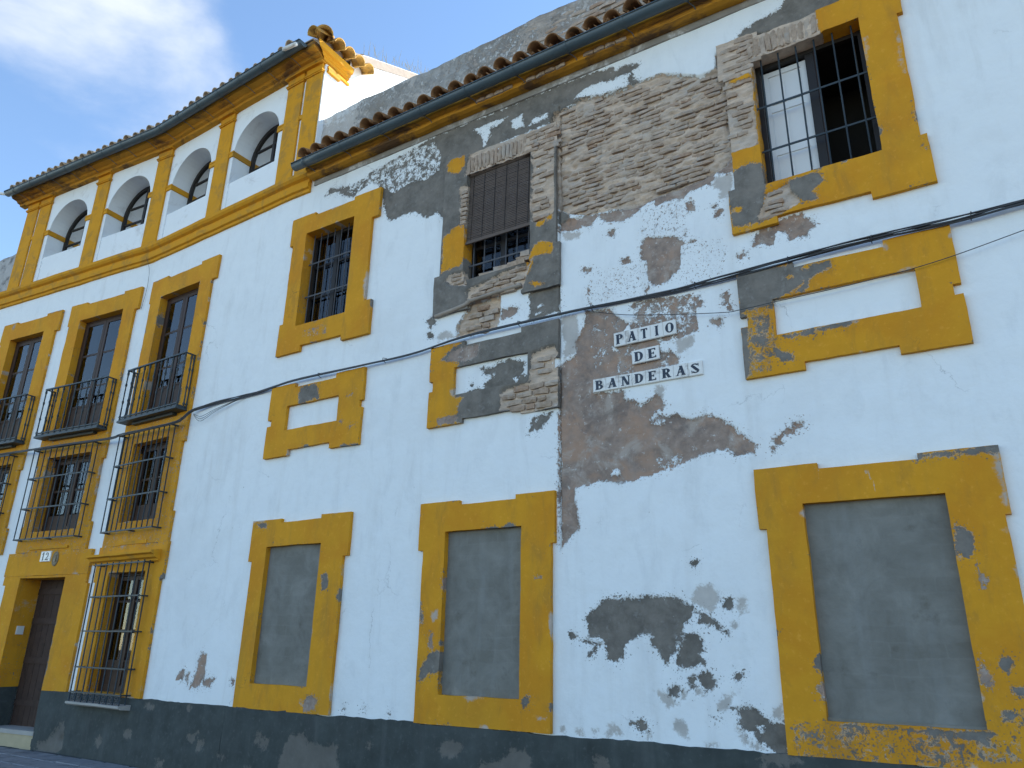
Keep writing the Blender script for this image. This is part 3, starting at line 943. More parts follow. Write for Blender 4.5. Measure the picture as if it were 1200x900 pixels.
for _ in range(26):      # scuffs and splash marks
    _s, _z, _r = random.uniform(-1230, 60), random.uniform(8, 84), random.uniform(3, 11)
    PLINTH_WEAR.append(('p', 1, [(round(_s + _r * random.uniform(.5, 2.2) * math.cos(k * .9)), round(_z + _r * random.uniform(.5, 1.1) * math.sin(k * .9))) for k in range(7)]))


# ================================================================== ground
def structure(o):
    o['kind'] = 'structure'
    return o


structure(mesh_obj('ground', [(-150, -150, -.012), (150, -150, -.012), (150, 150, -.012), (-150, 150, -.012)], [(0, 1, 2, 3)], M_GROUND))
pav = structure(mesh_obj('pavement', [(-24, -3.4, -.008), (6, -3.4, -.008), (6, .6, -.008), (-24, .6, -.008)], [(0, 1, 2, 3)], M_GROUND))
slab_meshes = []
for k in range(5):
    w, h = .30, .20
    rr = [random.uniform(.012, .022) for _ in range(4)]
    out = []
    for (sx, sy), c in zip(((-1, -1), (1, -1), (1, 1), (-1, 1)), rr):
        x, y = sx * w, sy * h
        out += ([(x, y - sy * c * 1.5), (x - sx * c * 1.5, y)] if sx * sy > 0 else [(x - sx * c * 1.5, y), (x, y - sy * c * 1.5)])
    vs = [(x + random.uniform(-.004, .004), y + random.uniform(-.004, .004), -.03) for x, y in out]
    vs += [(v[0], v[1], -.004) for v in vs]
    vs += [(v[0] * .975, v[1] * .965, .004 + random.uniform(-.002, .003)) for v in vs[:8]]
    fs = [(i, (i + 1) % 8, 8 + (i + 1) % 8, 8 + i) for i in range(8)] + [(8 + i, 8 + (i + 1) % 8, 16 + (i + 1) % 8, 16 + i) for i in range(8)] + [tuple(range(16, 24))]
    me = bpy.data.meshes.new('paving_slab')
    me.from_pydata(vs, [], fs)
    me.materials.append(M_SLAB)
    slab_meshes.append(me)
row = 0
for iy in range(7):
    y = -.22 - iy * .425
    for ix in range(17):
        x = -20.2 + ix * .625 + (iy % 2) * .31
        if x > -9.6:
            continue
        o = bpy.data.objects.new('paving_slab', random.choice(slab_meshes))
        o.matrix_basis = Matrix.Translation((x, y - .0829 * max(0, -12.8 - x) + random.uniform(-.004, .004), .004 + random.uniform(-.004, .004))) @ Matrix.Rotation(random.uniform(-.01, .01) + (.083 if x < -12.8 else 0), 4, 'Z') @ Matrix.Rotation(random.uniform(-.008, .008), 4, 'X')
        link(o, pav)

# ================================================================== shared builders
def curve_pts(pts, n=10):
    """Catmull-Rom through pts"""
    out = []
    for i in range(len(pts) - 1):
        p = [Vector(pts[max(i - 1, 0)]), Vector(pts[i]), Vector(pts[i + 1]), Vector(pts[min(i + 2, len(pts) - 1)])]
        for k in range(n):
            t = k / n
            out.append(.5 * ((2 * p[1]) + (p[2] - p[0]) * t + (2 * p[0] - 5 * p[1] + 4 * p[2] - p[3]) * t * t + (3 * p[1] - p[0] - 3 * p[2] + p[3]) * t ** 3))
    out.append(Vector(pts[-1]))
    return [tuple(v) for v in out]


BRICK_MESH = []
for k in range(8):
    nx, nz = 5, 3
    vs, fs = [], []
    ph = random.uniform(0, 9)
    for side in range(2):
        for i in range(nx):
            for j in range(nz):
                u, v = i / (nx - 1) * 2 - 1, j / (nz - 1) * 2 - 1
                e = (abs(u) ** 4) * .5 + (abs(v) ** 2) * .42
                x = u * .5 * (1 - .06 * v * v * random.uniform(0, 1.4))
                z = v * .5 * (1 - .12 * u * u * random.uniform(0, 1.4)) + math.sin(u * 2.3 + ph) * .05
                d = (1 - e * random.uniform(.5, 1.2) + random.uniform(-.28, .18)) if side else -1.5
                vs.append((x, -d, z))
    for i in range(nx - 1):
        for j in range(nz - 1):
            a = nx * nz + i * nz + j
            fs.append((a, a + nz, a + nz + 1, a + 1))
    ring = [i * nz for i in range(nx)] + [(nx - 1) * nz + j for j in range(1, nz)] + [i * nz + nz - 1 for i in range(nx - 2, -1, -1)] + [j for j in range(nz - 2, 0, -1)]
    for a, b in zip(ring, ring[1:] + ring[:1]):
        fs.append((a, b, b + nx * nz, a + nx * nz))
    me = bpy.data.meshes.new('brick')
    me.from_pydata(vs, [], fs)
    me.materials.append(M_BRICK)
    BRICK_MESH.append(me)


def brick(parent, s, d, z, length, height, proud=.012, tilt=0.0):
    """one brick with its face about d, standing proud of the mortar"""
    o = bpy.data.objects.new('brick', random.choice(BRICK_MESH))
    x, y, z = W(s, d, z)
    o.matrix_basis = Matrix.Translation((x, y, z)) @ Matrix.Rotation(tilt + random.uniform(-.02, .02), 4, 'Y') @ Matrix.Diagonal((length * random.choice((1, -1)), proud * random.uniform(.7, 1.3), height * random.choice((1, -1)), 1))
    return link(o, parent)


def in_layer(s, z, ops, layer='k'):
    f = wear_fields(np.array([s]), np.array([z]), [o for o in ops if o[0] == layer])
    return float(f[layer][0])


def lay_bricks(parent, region, ops, d, length, pitch, joint=.018, margin=.012, proud=.013, skip=(), vertical=False, keep=1.0, dj=.006):
    """bricks course by course wherever the coat is off inside region (s0, s1, z0, z1)"""
    s0, s1, z0, z1 = region
    r = 0
    if vertical:
        s = s0
        while s < s1:
            h = random.uniform(.9, 1.0) * (z1 - z0)
            zc = (z0 + z1) / 2 + random.uniform(-.01, .01)
            if in_layer(s, zc, ops) > margin and random.random() < keep:
                brick(parent, s, d + random.uniform(-dj, dj), zc, pitch - joint, h, proud, tilt=(s - (s0 + s1) / 2) * .18)
            s += pitch * random.uniform(.95, 1.08)
        return
    z = z0
    while z < z1:
        s = s0 + (length * .5 if r % 2 else 0) + random.uniform(-.04, .04)
        while s < s1:
            L = length * random.choice((1, 1, 1, .55, .9))
            c = s + L / 2
            if (in_layer(c, z, ops) > margin and in_layer(c - L * .35, z, ops) > 0 and in_layer(c + L * .35, z, ops) > 0 and random.random() < keep
                    and not any(a - .01 < c < b + .01 and e < z < f for a, b, e, f in skip)):
                brick(parent, c, d + random.uniform(-dj, dj), z + random.uniform(-.004, .004), L - joint * random.uniform(.7, 1.4), (pitch - joint) * random.uniform(.9, 1.08), proud)
            s += L
        z += pitch
        r += 1


def pane(parent, s0, s1, d, z0, z1):
    return MB().add([(s0, d, z0), (s1, d, z0), (s1, d, z1), (s0, d, z1), (s0, d - .004, z0), (s1, d - .004, z0), (s1, d - .004, z1), (s0, d - .004, z1)],
                    [(0, 1, 2, 3), (7, 6, 5, 4), (0, 4, 5, 1), (1, 5, 6, 2), (2, 6, 7, 3), (3, 7, 4, 0)]).build('pane', M_GLASS, parent)


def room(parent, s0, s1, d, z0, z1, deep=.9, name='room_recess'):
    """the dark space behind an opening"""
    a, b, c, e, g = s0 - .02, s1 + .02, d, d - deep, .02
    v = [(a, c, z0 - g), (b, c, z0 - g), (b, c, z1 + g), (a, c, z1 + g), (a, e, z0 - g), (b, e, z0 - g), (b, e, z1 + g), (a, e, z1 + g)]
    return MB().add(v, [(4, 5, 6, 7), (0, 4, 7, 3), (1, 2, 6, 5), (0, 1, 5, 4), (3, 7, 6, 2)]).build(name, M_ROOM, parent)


def leaf_frame(mb, s0, s1, d0, d1, z0, z1, w=.05):
    """a timber frame of four members"""
    mb.box(s0, s0 + w, d0, d1, z0, z1)
    mb.box(s1 - w, s1, d0, d1, z0, z1)
    mb.box(s0 + w, s1 - w, d0 + .002, d1 - .002, z0, z0 + w)
    mb.box(s0 + w, s1 - w, d0 + .002, d1 - .002, z1 - w, z1)
    return mb


def bars_flat(parent, s0, s1, z0, z1, d, nv, hz, r=.0105, mat=None, hook=None, vtop=0.0, vbot=0.0):
    """a flat iron grille: upright round bars, each its own piece, threaded through flat cross bars"""
    mat = mat or M_IRON
    for i in range(nv):
        s = s0 + (s1 - s0) * (i + .5) / nv if hook is None else s0 + (s1 - s0) * i / (nv - 1)
        wob = random.uniform(-.004, .004)
        MB().tube([(s, d, z0 - vbot), (s + wob, d, (z0 + z1) / 2), (s, d, z1 + vtop)], r, 7).build('bar', mat, parent, True)
    for z in hz:
        MB().box(s0 - .02, s1 + .02, d - .006, d + .006, z - .011, z + .011, .001).build('cross_bar', mat, parent)


def surround_depth(k_depth=-.032):
    def f(F, S, Z):
        d = (vnoise(S, Z, 5, 31) * .004 + vnoise(S, Z, 17, 32) * .002)
        t = lambda a, w=.012: np.clip(a / w + .5, 0, 1)
        d = d - .003 * t(F['g']) - .006 * t(F['b']) - .002 * t(F['p'])
        rough = vnoise(S * .6, Z, 22, 33) * .026 + vnoise(S, Z, 38, 34) * .014
        d = d + t(F['k'], .01) * (k_depth + rough)
        return d
    return f


def add_surround(window, rects, holes, back=-.002, hole_back=-.2, res=.03, face=.05, ops=None, seed=1, name='surround', jit=.005, kd=-.032):
    return grid_solid(name, M_FRAME, window, rects, holes, res, face, back, FRAME_WEAR if ops is None else ops, hole_back, jit, surround_depth(kd), seed, chip=.09 if res < .05 else .07)


# ================================================================== the low house with the flaking front
S_END = 4.0
low = thing('low_house', 'two-storey whitewashed house with flaking plaster, bare brick and ochre window surrounds', 'house', (-2.3, 1.5, 0))

# openings (s0, s1, z0, z1)
LOW = {1: (-8.288, -7.266, 1.162, 2.883), 2: (-5.275, -4.25, 1.162, 2.90), 3: (-1.33, -.222, 1.141, 2.90)}
UP = {1: (-8.275, -7.262, 6.14, 7.73), 2: (-5.20, -4.19, 6.11, 7.73), 3: (-1.357, -.243, 6.232, 7.868)}


def wall_depth(F, S, Z):
    d = vnoise(S, Z, 1.1, 5) * .012 + vnoise(S, Z, 3.4, 6) * .005 + vnoise(S, Z, 9, 7) * .002
    t = lambda a, w=.010: np.clip(a / w + .5, 0, 1)
    d = d - .002 * t(F['p']) - .008 * t(F['g'])
    rb = vnoise(S, Z, 8, 8) * .010 + vnoise(S, Z, 22, 9) * .006
    d = d + t(F['b']) * (-.016 + rb)
    rk = vnoise(S * .4, Z, 14, 10) * .034 + vnoise(S * .55, Z, 31, 11) * .030 + vnoise(S, Z, 5, 12) * .022 + vnoise(S, Z, 38, 13) * .012
    d = d + t(F['k'], .008) * (-.050 + rk)
    d = d - .05 * np.exp(-((S - (-3.80)) / .006) ** 2) * ((Z > 2.6) & (Z < 8.3))       # the joint beside the pier
    return d


def wall_res(v):
    return .016


wall_holes = [(a - .03, b + .03, c - .03, d + .03) for a, b, c, d in list(LOW.values()) + list(UP.values())]
low_wall = grid_solid('wall', M_WALL, low, [(-8.70, S_END, .80, 8.90)], wall_holes,
                      lambda m: .0165, 0.0, -.3, WALL_WEAR, hole_back=-.03, jit=.0, depth=wall_depth, seed=3)

# plinth
grid_solid('plinth', M_PLINTH, low, [(-8.70, S_END, -.05, .865)], [], .05, .048, -.02, PLINTH_WEAR, None, .022,
           lambda F, S, Z: vnoise(S, Z, 2, 41) * .012 + vnoise(S, Z, 7, 42) * .006 - .008 * np.clip(F['p'] / .02 + .5, 0, 1), 4)

# ---- blocked ground-floor windows
low_frames = {
    1: dict(body=(-8.555, -6.862), ear=(-8.63, -6.785), split=(-8.06, -7.31)),
    2: dict(body=(-5.585, -3.885), ear=(-5.66, -3.838), split=(-5.09, -4.325)),
    3: dict(body=(-1.662, .160), ear=(-1.73, .202), split=(-1.172, -.373)),
}
for k, fr in low_frames.items():
    s0, s1, z0, z1 = LOW[k]
    w = grid_solid('blocked_window', M_INFILL, low, [(s0 - .03, s1 + .03, z0 - .03, z1 + .03)], [], .06, -.022, -.12, None, None, .0,
                   lambda F, S, Z: vnoise(S, Z, 2.3, 50 + k) * .012 + vnoise(S * .5, Z, 9, 51 + k) * .006 + vnoise(S, Z, 20, 52) * .003, 5)
    (b0, b1), (e0, e1), (p0, p1) = fr['body'], fr['ear'], fr['split']
    add_surround(w, [(b0, b1, .868, 3.20), (e0, p0, 2.70, 3.25), (p1, e1, 2.70, 3.25)], [LOW[k]], hole_back=-.05, res=.028, seed=60 + k)
    if k == 3:      # a thin cement sill left along the foot of the infill
        MB().box(s0 - .01, s1 + .01, -.05, .012, z0 - .012, z0 + .02, .004).build('sill', M_INFILL, w)

# ---- panels under the upper windows
panels = {
    1: dict(ear=(-8.605, -6.77), body=(-8.53, -6.818), z=(4.135, 4.222, 5.147, 5.215), split=(-8.105, -7.30), hole=(-8.235, -7.213, 4.515, 4.875), notch=((4.612, 4.705), (4.645, 4.742))),
    2: dict(ear=(-5.64, -3.79), body=(-5.585, -3.862), z=(4.185, 4.238, 5.19, 5.255), split=(-5.11, -4.29), hole=(-5.255, -4.20, 4.562, 4.922), notch=((4.655, 4.79), (4.665, 4.785))),
    3: dict(ear=(-1.725, .180), body=(-1.655, .115), z=(4.145, 4.226, 5.212, 5.278), split=(-1.17, -.37), hole=(-1.40, -.151, 4.545, 4.926), notch=((4.685, 4.795), (4.60, 4.70))),
}
for k, q in panels.items():
    (e0, e1), (b0, b1), (za, zb, zc, zd), (p0, p1) = q['ear'], q['body'], q['z'], q['split']
    (l0, l1), (r0, r1) = q['notch']
    rects = [(b0, b1, zb, zc), (e0, p0, za, l0), (e0, p0, l1, zd), (p1, e1, za, r0), (p1, e1, r1, zd), (b0, p0, za, zd), (p1, b1, za, zd)]
    pn = grid_solid('apron_panel', M_FRAME, low, rects, [q['hole']], .026, .05, -.004, FRAME_WEAR, None, .006, surround_depth(), 70 + k, chip=.09)
    if k == 2:
        lay_bricks(pn, (-4.92, -3.82, 4.25, 4.56), FRAME_WEAR, .028, .22, .078, .016, .005, .018)
        lay_bricks(pn, (-4.19, -3.87, 4.58, 5.10), FRAME_WEAR, .026, .22, .072, .016, .005, .014)

# ---- upper windows
def upper(k, body, ear, zs, split):
    s0, s1, z0, z1 = UP[k]
    mb = MB()
    leaf_frame(mb, s0 - .01, s1 + .01, -.20, -.14, z0 - .01, z1 + .01, .06)
    m = (s0 + s1) / 2
    if k != 3:
        mb.box(m - .04, m + .04, -.198, -.138, z0 + .05, z1 - .05)
        for zz in ((z0 * 2 + z1) / 3, (z0 + z1 * 2) / 3):
            mb.box(s0 + .05, m - .04, -.19, -.155, zz - .018, zz + .018)
            mb.box(m + .04, s1 - .05, -.19, -.155, zz - .018, zz + .018)
    w = mb.build('window', M_BLACKWOOD, low)
    za, zb, zc, zd, zl, zu = zs
    (b0, b1), (e0, e1), (p0, p1) = body, ear, split
    rects = [(b0, b1, zb, zc), (e0, p0, za, zl), (p1, e1, za, zl), (e0, p0, zu, zd), (p1, e1, zu, zd)]
    if k == 2:
        rects = [(b0, b1, zb, zc), (e0, p0, za, zl), (p1, e1, za, zl)]
    add_surround(w, rects, [UP[k]], hole_back=-.16, res=.024, seed=80 + k, jit=.006 if k == 1 else .009)
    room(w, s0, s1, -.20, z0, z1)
    return w


w1 = upper(1, (-8.56, -6.90), (-8.63, -6.77), (5.712, 5.80, 8.02, 8.072, 6.232, 7.592), (-8.12, -7.295))
bars_flat(w1, UP[1][0], UP[1][1], 6.13, 7.74, -.07, 7, (6.66, 7.22), .008, M_RUSTY)
for a, b in ((UP[1][0] + .05, -7.81), (-7.73, UP[1][1] - .05)):
    pane(w1, a, b, -.17, 6.19, 7.68)

w2 = upper(2, (-5.57, -3.822), (-5.655, -3.768), (5.70, 5.79, 8.06, 8.06, 6.27, 7.6), (-5.10, -4.30))
bars_flat(w2, UP[2][0], UP[2][1], 6.09, 7.74, -.075, 6, (6.36, 6.93), .008, M_RUSTY)
for a, b in ((UP[2][0] + .05, -4.735), (-4.655, UP[2][1] - .05)):
    pane(w2, a, b, -.17, 6.16, 7.68)
box('curtain', M_CURTAIN, w2, -5.08, -4.78, -.25, -.235, 6.38, 6.70)
w2k = FRAME_WEAR
lay_bricks(w2, (-4.16, -3.83, 6.70, 7.70), w2k, .026, .24, .066, .014, .004, .016)
lay_bricks(w2, (-4.30, -3.83, 7.74, 8.06), w2k, .024, .22, .066, .014, .004, .014)
lay_bricks(w2, (-5.25, -4.28, 7.75, 8.00), w2k, .022, .2, .062, .012, .01, .016, vertical=True)
lay_bricks(w2, (-5.20, -4.20, 5.80, 6.14), w2k, .030, .24, .062, .012, .004, .022)
lay_bricks(w2, (-5.56, -5.16, 6.05, 6.26), w2k, .030, .16, .055, .012, .0, .022)
for kk in range(9):      # broken brick ends left along the reveal, and the crumbled sill
    brick(w2, -5.235 + random.uniform(-.008, .012), .026, 6.92 + kk * .068, .09, .048, .02)
for a, b, zz in ((-5.19, -4.94, 6.10), (-4.96, -4.70, 6.135), (-4.72, -4.46, 6.155), (-4.52, -4.27, 6.165), (-4.40, -4.20, 6.215), (-4.33, -4.19, 6.265)):
    MB().box(a, b, -.14, .03 + random.uniform(-.012, .01), zz - .045, zz + .02, .012).build('brick', M_BRICK, w2)
# the rounded plaster nosing that is left of the sill
MB().tube(curve_pts([(-5.62, .03, 5.70), (-5.35, .045, 5.72), (-5.12, .05, 5.75), (-5.06, .05, 5.80)], 4), .028, 7).build('nosing', M_MORTAR, w2, True)
MB().tube(curve_pts([(-5.08, .04, 5.785), (-4.8, .05, 5.80), (-4.5, .05, 5.815), (-4.30, .045, 5.82)], 4), .026, 7).build('nosing', M_MORTAR, w2, True)

w3 = upper(3, (-1.66, .10), (-1.73, .152), (5.745, 5.825, 8.17, 8.24, 6.27, 7.745), (-1.27, -.395))
bars_flat(w3, UP[3][0], UP[3][1], 6.22, 7.88, -.03, 6, (6.67, 7.23), .0095, M_IRON)
lay_bricks(w3, (-1.66, -1.36, 6.95, 7.62), FRAME_WEAR, .026, .22, .066, .014, .006, .014)
lay_bricks(w3, (-1.66, -1.36, 7.72, 8.20), FRAME_WEAR, .024, .22, .066, .014, .006, .014)
lay_bricks(w3, (-1.36, -.62, 7.885, 8.13), FRAME_WEAR, .022, .2, .066, .014, .008, .014, vertical=True)
lay_bricks(w3, (-1.42, -.98, 5.84, 6.22), FRAME_WEAR, .030, .19, .052, .012, .004, .022)
# its white inside shutter, closed on one side, and the open half behind the bars
sh = leaf_frame(MB(), -1.30, -.83, -.24, -.205, 6.30, 7.80, .06)
sh.box(-1.24, -.89, -.235, -.21, 6.70, 6.76).box(-1.24, -.89, -.235, -.21, 7.26, 7.32)
sh.box(-1.24, -.89, -.232, -.222, 6.36, 7.74)
sh.build('shutter', M_SHUTTER, w3)
for za, zb in ((6.40, 6.66), (6.80, 7.22), (7.36, 7.70)):
    for a, b in ((-1.225, -1.075), (-1.055, -.905)):
        MB().box(a, b, -.225, -.214, za, zb).build('shutter_panel', M_SHUTTER, w3)
MB().box(-.83, -.74, -.26, -.15, 6.25, 7.85).build('mullion', M_BLACKWOOD, w3)
MB().box(-.735, -.72, -.22, -.145, 6.25, 7.85).build('mullion', M_WOOD, w3)

# bare brickwork of the wall itself
field_skip = [(-5.7, -3.83, 5.6, 8.3), (-1.66, .2, 5.7, 8.3)]
lay_bricks(low_wall, (-3.80, -1.40, 6.60, 8.30), [o for o in WALL_WEAR], -.042, .25, .061, .018, .03, .016, skip=field_skip, keep=.84, dj=.011)
lay_bricks(low_wall, (-5.12, -4.55, 5.28, 5.76), WALL_WEAR, -.030, .235, .080, .016, .006, .026, skip=[(-5.7, -3.83, 5.79, 8.3), (-5.7, -3.7, 4.1, 5.26)])

# ---- cornice, gutter, eaves tiles and the wall behind them
cor = MB().sweep([(-.05, 8.725), (.10, 8.715), (.155, 8.73), (.165, 8.80), (.20, 8.82), (.215, 8.90), (-.05, 8.93)], -8.30, S_END, .16, True, .006)
cor = cor.build('cornice', M_CORNICE, low)
MB().sweep([(-.01, 8.625), (.016, 8.63), (.018, 8.722), (-.01, 8.724)], -8.28, S_END, .3, True, .003).build('fillet', M_FILLET, low)
for s0, s1 in ((-5.0, -4.35), (-4.2, -3.6), (-3.35, -2.7)):      # where the moulding has broken away to bare brick
    for kk in range(int((s1 - s0) / .15)):
        brick(low, s0 + kk * .15 + .07, .168, 8.765 + random.uniform(-.008, .008), .14, .05, .02)


def gutter(parent, s0, s1, dc, zc, r, name='gutter', brackets=()):
    prof = []
    for i in range(13):
        a = math.pi + math.pi * i / 12
        prof.append((dc + r * math.cos(a), zc + r * math.sin(a)))
    prof.append((dc + r + .012, zc + .004))
    prof.append((dc + r + .012, zc - .01))
    inner = [(dc + (r - .006) * math.cos(math.pi + math.pi * i / 12), zc + .002 + (r - .006) * math.sin(math.pi + math.pi * i / 12)) for i in range(12, -1, -1)]
    g = MB().sweep(prof + inner, s0, s1, .6, True)
    o = g.build(name, M_GUTTER, parent, True)
    for sgn, s in ((-1, s0), (1, s1)):
        v = [(s, d, z) for d, z in prof[:13]] + [(s + sgn * .012, d, z) for d, z in prof[:13]]
        MB().add(v, [tuple(range(13)), tuple(range(13, 26))] + [(i, (i + 1) % 13, 13 + (i + 1) % 13, 13 + i) for i in range(13)]).build('end_cap', M_GUTTER, o)
    for s in brackets:
        rr = r + .007
        pr = [(dc + rr * math.cos(math.pi + math.pi * i / 12), zc + rr * math.sin(math.pi + math.pi * i / 12)) for i in range(13)]
        v = [(s - .017, d, z) for d, z in pr] + [(s + .017, d, z) for d, z in pr]
        b = MB().add(v, [(i, i + 1, 14 + i, 13 + i) for i in range(12)])
        b.tube([(s, dc - r * .7, zc - r * .75), (s + .05, dc - r - .05, zc - r * .9 - .02), (s + .06, .14, zc - r - .05)], .006, 5)
        b.build('bracket', M_GUTTER, o)
    return o


gutter(low, -8.42, S_END, .325, 8.865, .082, brackets=[-8.18 + i * .78 for i in range(15)])


def tile_mesh(length, r0, r1, thick, mat, up=True, arc=math.pi, n=9):
    """a tapered half-round clay tile along +y, mouth at y = 0"""
    vs, fs = [], []
    for t, rr in ((0, r0), (1, r1)):
        for k in (0, thick):
            for i in range(n):
                a = (math.pi - arc) / 2 + arc * i / (n - 1)
                q = rr - k
                vs.append((q * math.cos(a), t * length, (1 if up else -1) * q * math.sin(a)))
    A = lambda t, k, i: t * 2 * n + k * n + i
    for i in range(n - 1):
        fs.append((A(0, 0, i), A(0, 0, i + 1), A(1, 0, i + 1), A(1, 0, i)))
        fs.append((A(0, 1, i), A(1, 1, i), A(1, 1, i + 1), A(0, 1, i + 1)))
        fs.append((A(0, 0, i), A(0, 1, i), A(0, 1, i + 1), A(0, 0, i + 1)))
        fs.append((A(1, 0, i), A(1, 0, i + 1), A(1, 1, i + 1), A(1, 1, i)))
    for i in (0, n - 1):
        fs.append((A(0, 0, i), A(1, 0, i), A(1, 1, i), A(0, 1, i)))
    me = bpy.data.meshes.new('tile')
    me.from_pydata(vs, [], fs)
    me.materials.append(mat)
    me.polygons.foreach_set('use_smooth', [True] * len(me.polygons))
    return me


def place_tile(parent, me, s, d, z, pitch_deg, name='tile', yaw=0.0, roll=0.0):
    x, y, zz = W(s, d, z)
    ang = 0.0
    for s0, s1, a, t, n in SEG:
        if s >= s1:
            ang = math.atan2(-t[1], -t[0])
            break
    o = bpy.data.objects.new(name, me)
    o.matrix_basis = Matrix.Translation((x, y, zz)) @ Matrix.Rotation(ang + yaw + random.uniform(-.03, .03), 4, 'Z') @ Matrix.Rotation(math.radians(pitch_deg), 4, 'X') @ Matrix.Rotation(roll + random.uniform(-.04, .04), 4, 'Y')
    return link(o, parent)


T_COVER = tile_mesh(.46, .112, .09, .014, M_TILE)
T_COVER_P = tile_mesh(.46, .088, .072, .014, M_TILE_PALE)
T_PAN = tile_mesh(.46, .115, .10, .012, M_TILE, up=False, arc=2.2)
T_PAN_P = tile_mesh(.46, .10, .09, .012, M_TILE_PALE, up=False, arc=2.2)
roof = MB().sweep([(.30, 8.915), (.30, 8.935), (-.12, 9.12), (-.12, 8.95)], -8.36, S_END, .8).build('roof', M_MORTAR, low)
n_t = int((S_END + 8.25) / .268)
for i in range(n_t):
    s = -8.24 + i * .268
    place_tile(roof, T_COVER, s + random.uniform(-.012, .012), .34 + random.uniform(-.035, .03), 9.005 + random.uniform(-.012, .012), 24 + random.uniform(-3, 3))
    place_tile(roof, T_PAN, s + .134, .36 + random.uniform(-.02, .02), 9.035, 24, 'pan_tile')

par = grid_solid('parapet', M_PARAPET, low, [(-8.385, S_END, 8.95, 10.06)], [], .05, -.10, -.42, [], None, .03,
                 lambda F, S, Z: vnoise(S, Z, 2.2, 91) * .03 + vnoise(S, Z, 7, 92) * .02 + vnoise(S * .5, Z, 16, 93) * .014, 90)
pv = np.empty(len(par.data.vertices) * 3)
par.data.vertices.foreach_get('co', pv)
px_, pz_ = pv[0::3], pv[2::3]
blot = vnoise(px_, pz_, 1.3, 95) * .16 + vnoise(px_, pz_, 4, 96) * .08
for key, f in (('g', np.clip(.03 * (px_ + 4.6) + blot * 1.8, -.16, .16)), ('k', np.clip((.10 * (px_ + 4.4) + blot * 1.2), -.3, .2)),
               ('p', np.clip(.05 + vnoise(px_, pz_, 1.9, 97) * .4, -.2, .1))):
    par.data.attributes['wear_' + key].data.foreach_set('value', f.astype(np.float32))
for rr in range(9):      # its brick courses, worn and half buried in mortar
    for kk in range(9):
        if random.random() < .7:
            brick(par, -4.3 + kk * .30 + (rr % 2) * .15 + random.uniform(-.03, .03), -.105 + random.uniform(-.008, .008), 9.22 + rr * .085, .24, .055, .016)
# the body of the house behind its front
MB(raw=True).box(-8.36, S_END, 1.25, 9.0, 0, 8.9).build('rear_block', M_WHITE, low)
MB(raw=True).box(-8.36, S_END, .42, 1.25, 8.60, 8.9).build('attic_floor', M_MORTAR, low)

# ================================================================== the tall house with the arched gallery
S_L, S_R = -21.0, -8.70
tall = thing('tall_house', 'taller white house with ochre pilasters, arched top gallery, balconies and dark door', 'house', (-13.5, 1.5, 0))

C3 = dict(door=(-12.17, -10.988, 5.22, 7.632), win=(-12.125, -11.088, 3.485, 4.822))
C2 = dict(door=(-14.64, -13.335, 5.22, 7.656), win=(-14.65, -13.36, 3.47, 4.84))
C1 = dict(door=(-16.97, -15.812, 5.22, 7.64), win=(-16.97, -15.80, 3.47, 4.84))
GW = (-12.14, -11.085, .905, 2.675)
DOOR = (-14.65, -13.37, .0, 2.652)
holes_ = [C3['door'], C3['win'], C2['door'], C2['win'], C1['door'], C1['win'], GW, DOOR]
holes = [(a - .03, b + .03, c - .03, d + .03) for a, b, c, d in holes_]
tall_wall = grid_solid('wall', M_WALL, tall, [(S_L, S_R, .80, 8.58), (-8.95, S_R, 8.5, 8.62)], holes, .026, 0.0, -.3, WALL_WEAR, -.03, .0,
                       lambda F, S, Z: vnoise(S, Z, 1.1, 5) * .012 + vnoise(S, Z, 3.4, 6) * .005 - .004 * np.clip(F['b'] / .02 + .5, 0, 1), 101)
grid_solid('plinth', M_PLINTH, tall, [(S_L, S_R, -.05, .868)], [DOOR], .05, .05, -.02, PLINTH_WEAR, -.33, .012,
           lambda F, S, Z: vnoise(S, Z, 2, 41) * .012 + vnoise(S, Z, 7, 42) * .006 - .012 * np.clip(F['p'] / .02 + .5, 0, 1)
           - .12 * np.exp(-(((S + 12.60) / .035) ** 2 + ((Z - .20) / .035) ** 2)), 102)

# ---- balcony doors: two glazed leaves each, dark timber
def balcony_door(q, open_leaf=False, seed=0):
    s0, s1, z0, z1 = q['door']
    m = (s0 + s1) / 2
    mb = leaf_frame(MB(), s0 - .01, s1 + .01, -.16, -.09, z0 - .01, z1 + .01, .05)
    rows = [z0 + .06, z0 + .62, z0 + 1.0, z0 + 1.68, z1 - .06]
    for a, b in ((s0 + .05, m - .004), (m + .004, s1 - .05)):
        leaf_frame(mb, a, b, -.14, -.085, z0 + .03, z1 - .05, .07)
        for zz in rows[1:-1]:
            mb.box(a + .06, b - .06, -.13, -.095, zz - .02, zz + .02)
        mb.box(a + .06, b - .06, -.125, -.105, z0 + .05, rows[1])
    d = mb.build('balcony_door', M_WOOD, tall)
    for li, (a, b) in enumerate(((s0 + .12, m - .07), (m + .07, s1 - .12))):
        for r in range(1, 4):
            dark = open_leaf and li == 0 and r == 2
            pane(d, a, b, -.098, rows[r] + .02, rows[r + 1] - .02)
            if not dark:
                cu = MB()
                for c in range(7):
                    x0, x1 = a + (b - a) * c / 7, a + (b - a) * (c + 1) / 7
                    e0, e1 = -.113 - .006 * (c % 2), -.113 - .006 * ((c + 1) % 2)
                    cu.add([(x0, e0, rows[r]), (x1, e1, rows[r]), (x1, e1, rows[r + 1]), (x0, e0, rows[r + 1])], [(0, 1, 2, 3)])
                cu.build('curtain', M_CURTAIN, d)  # pale folds close behind the glass stand in for its bright reflections
    room(d, s0, s1, -.21, z0, z1)
    return d


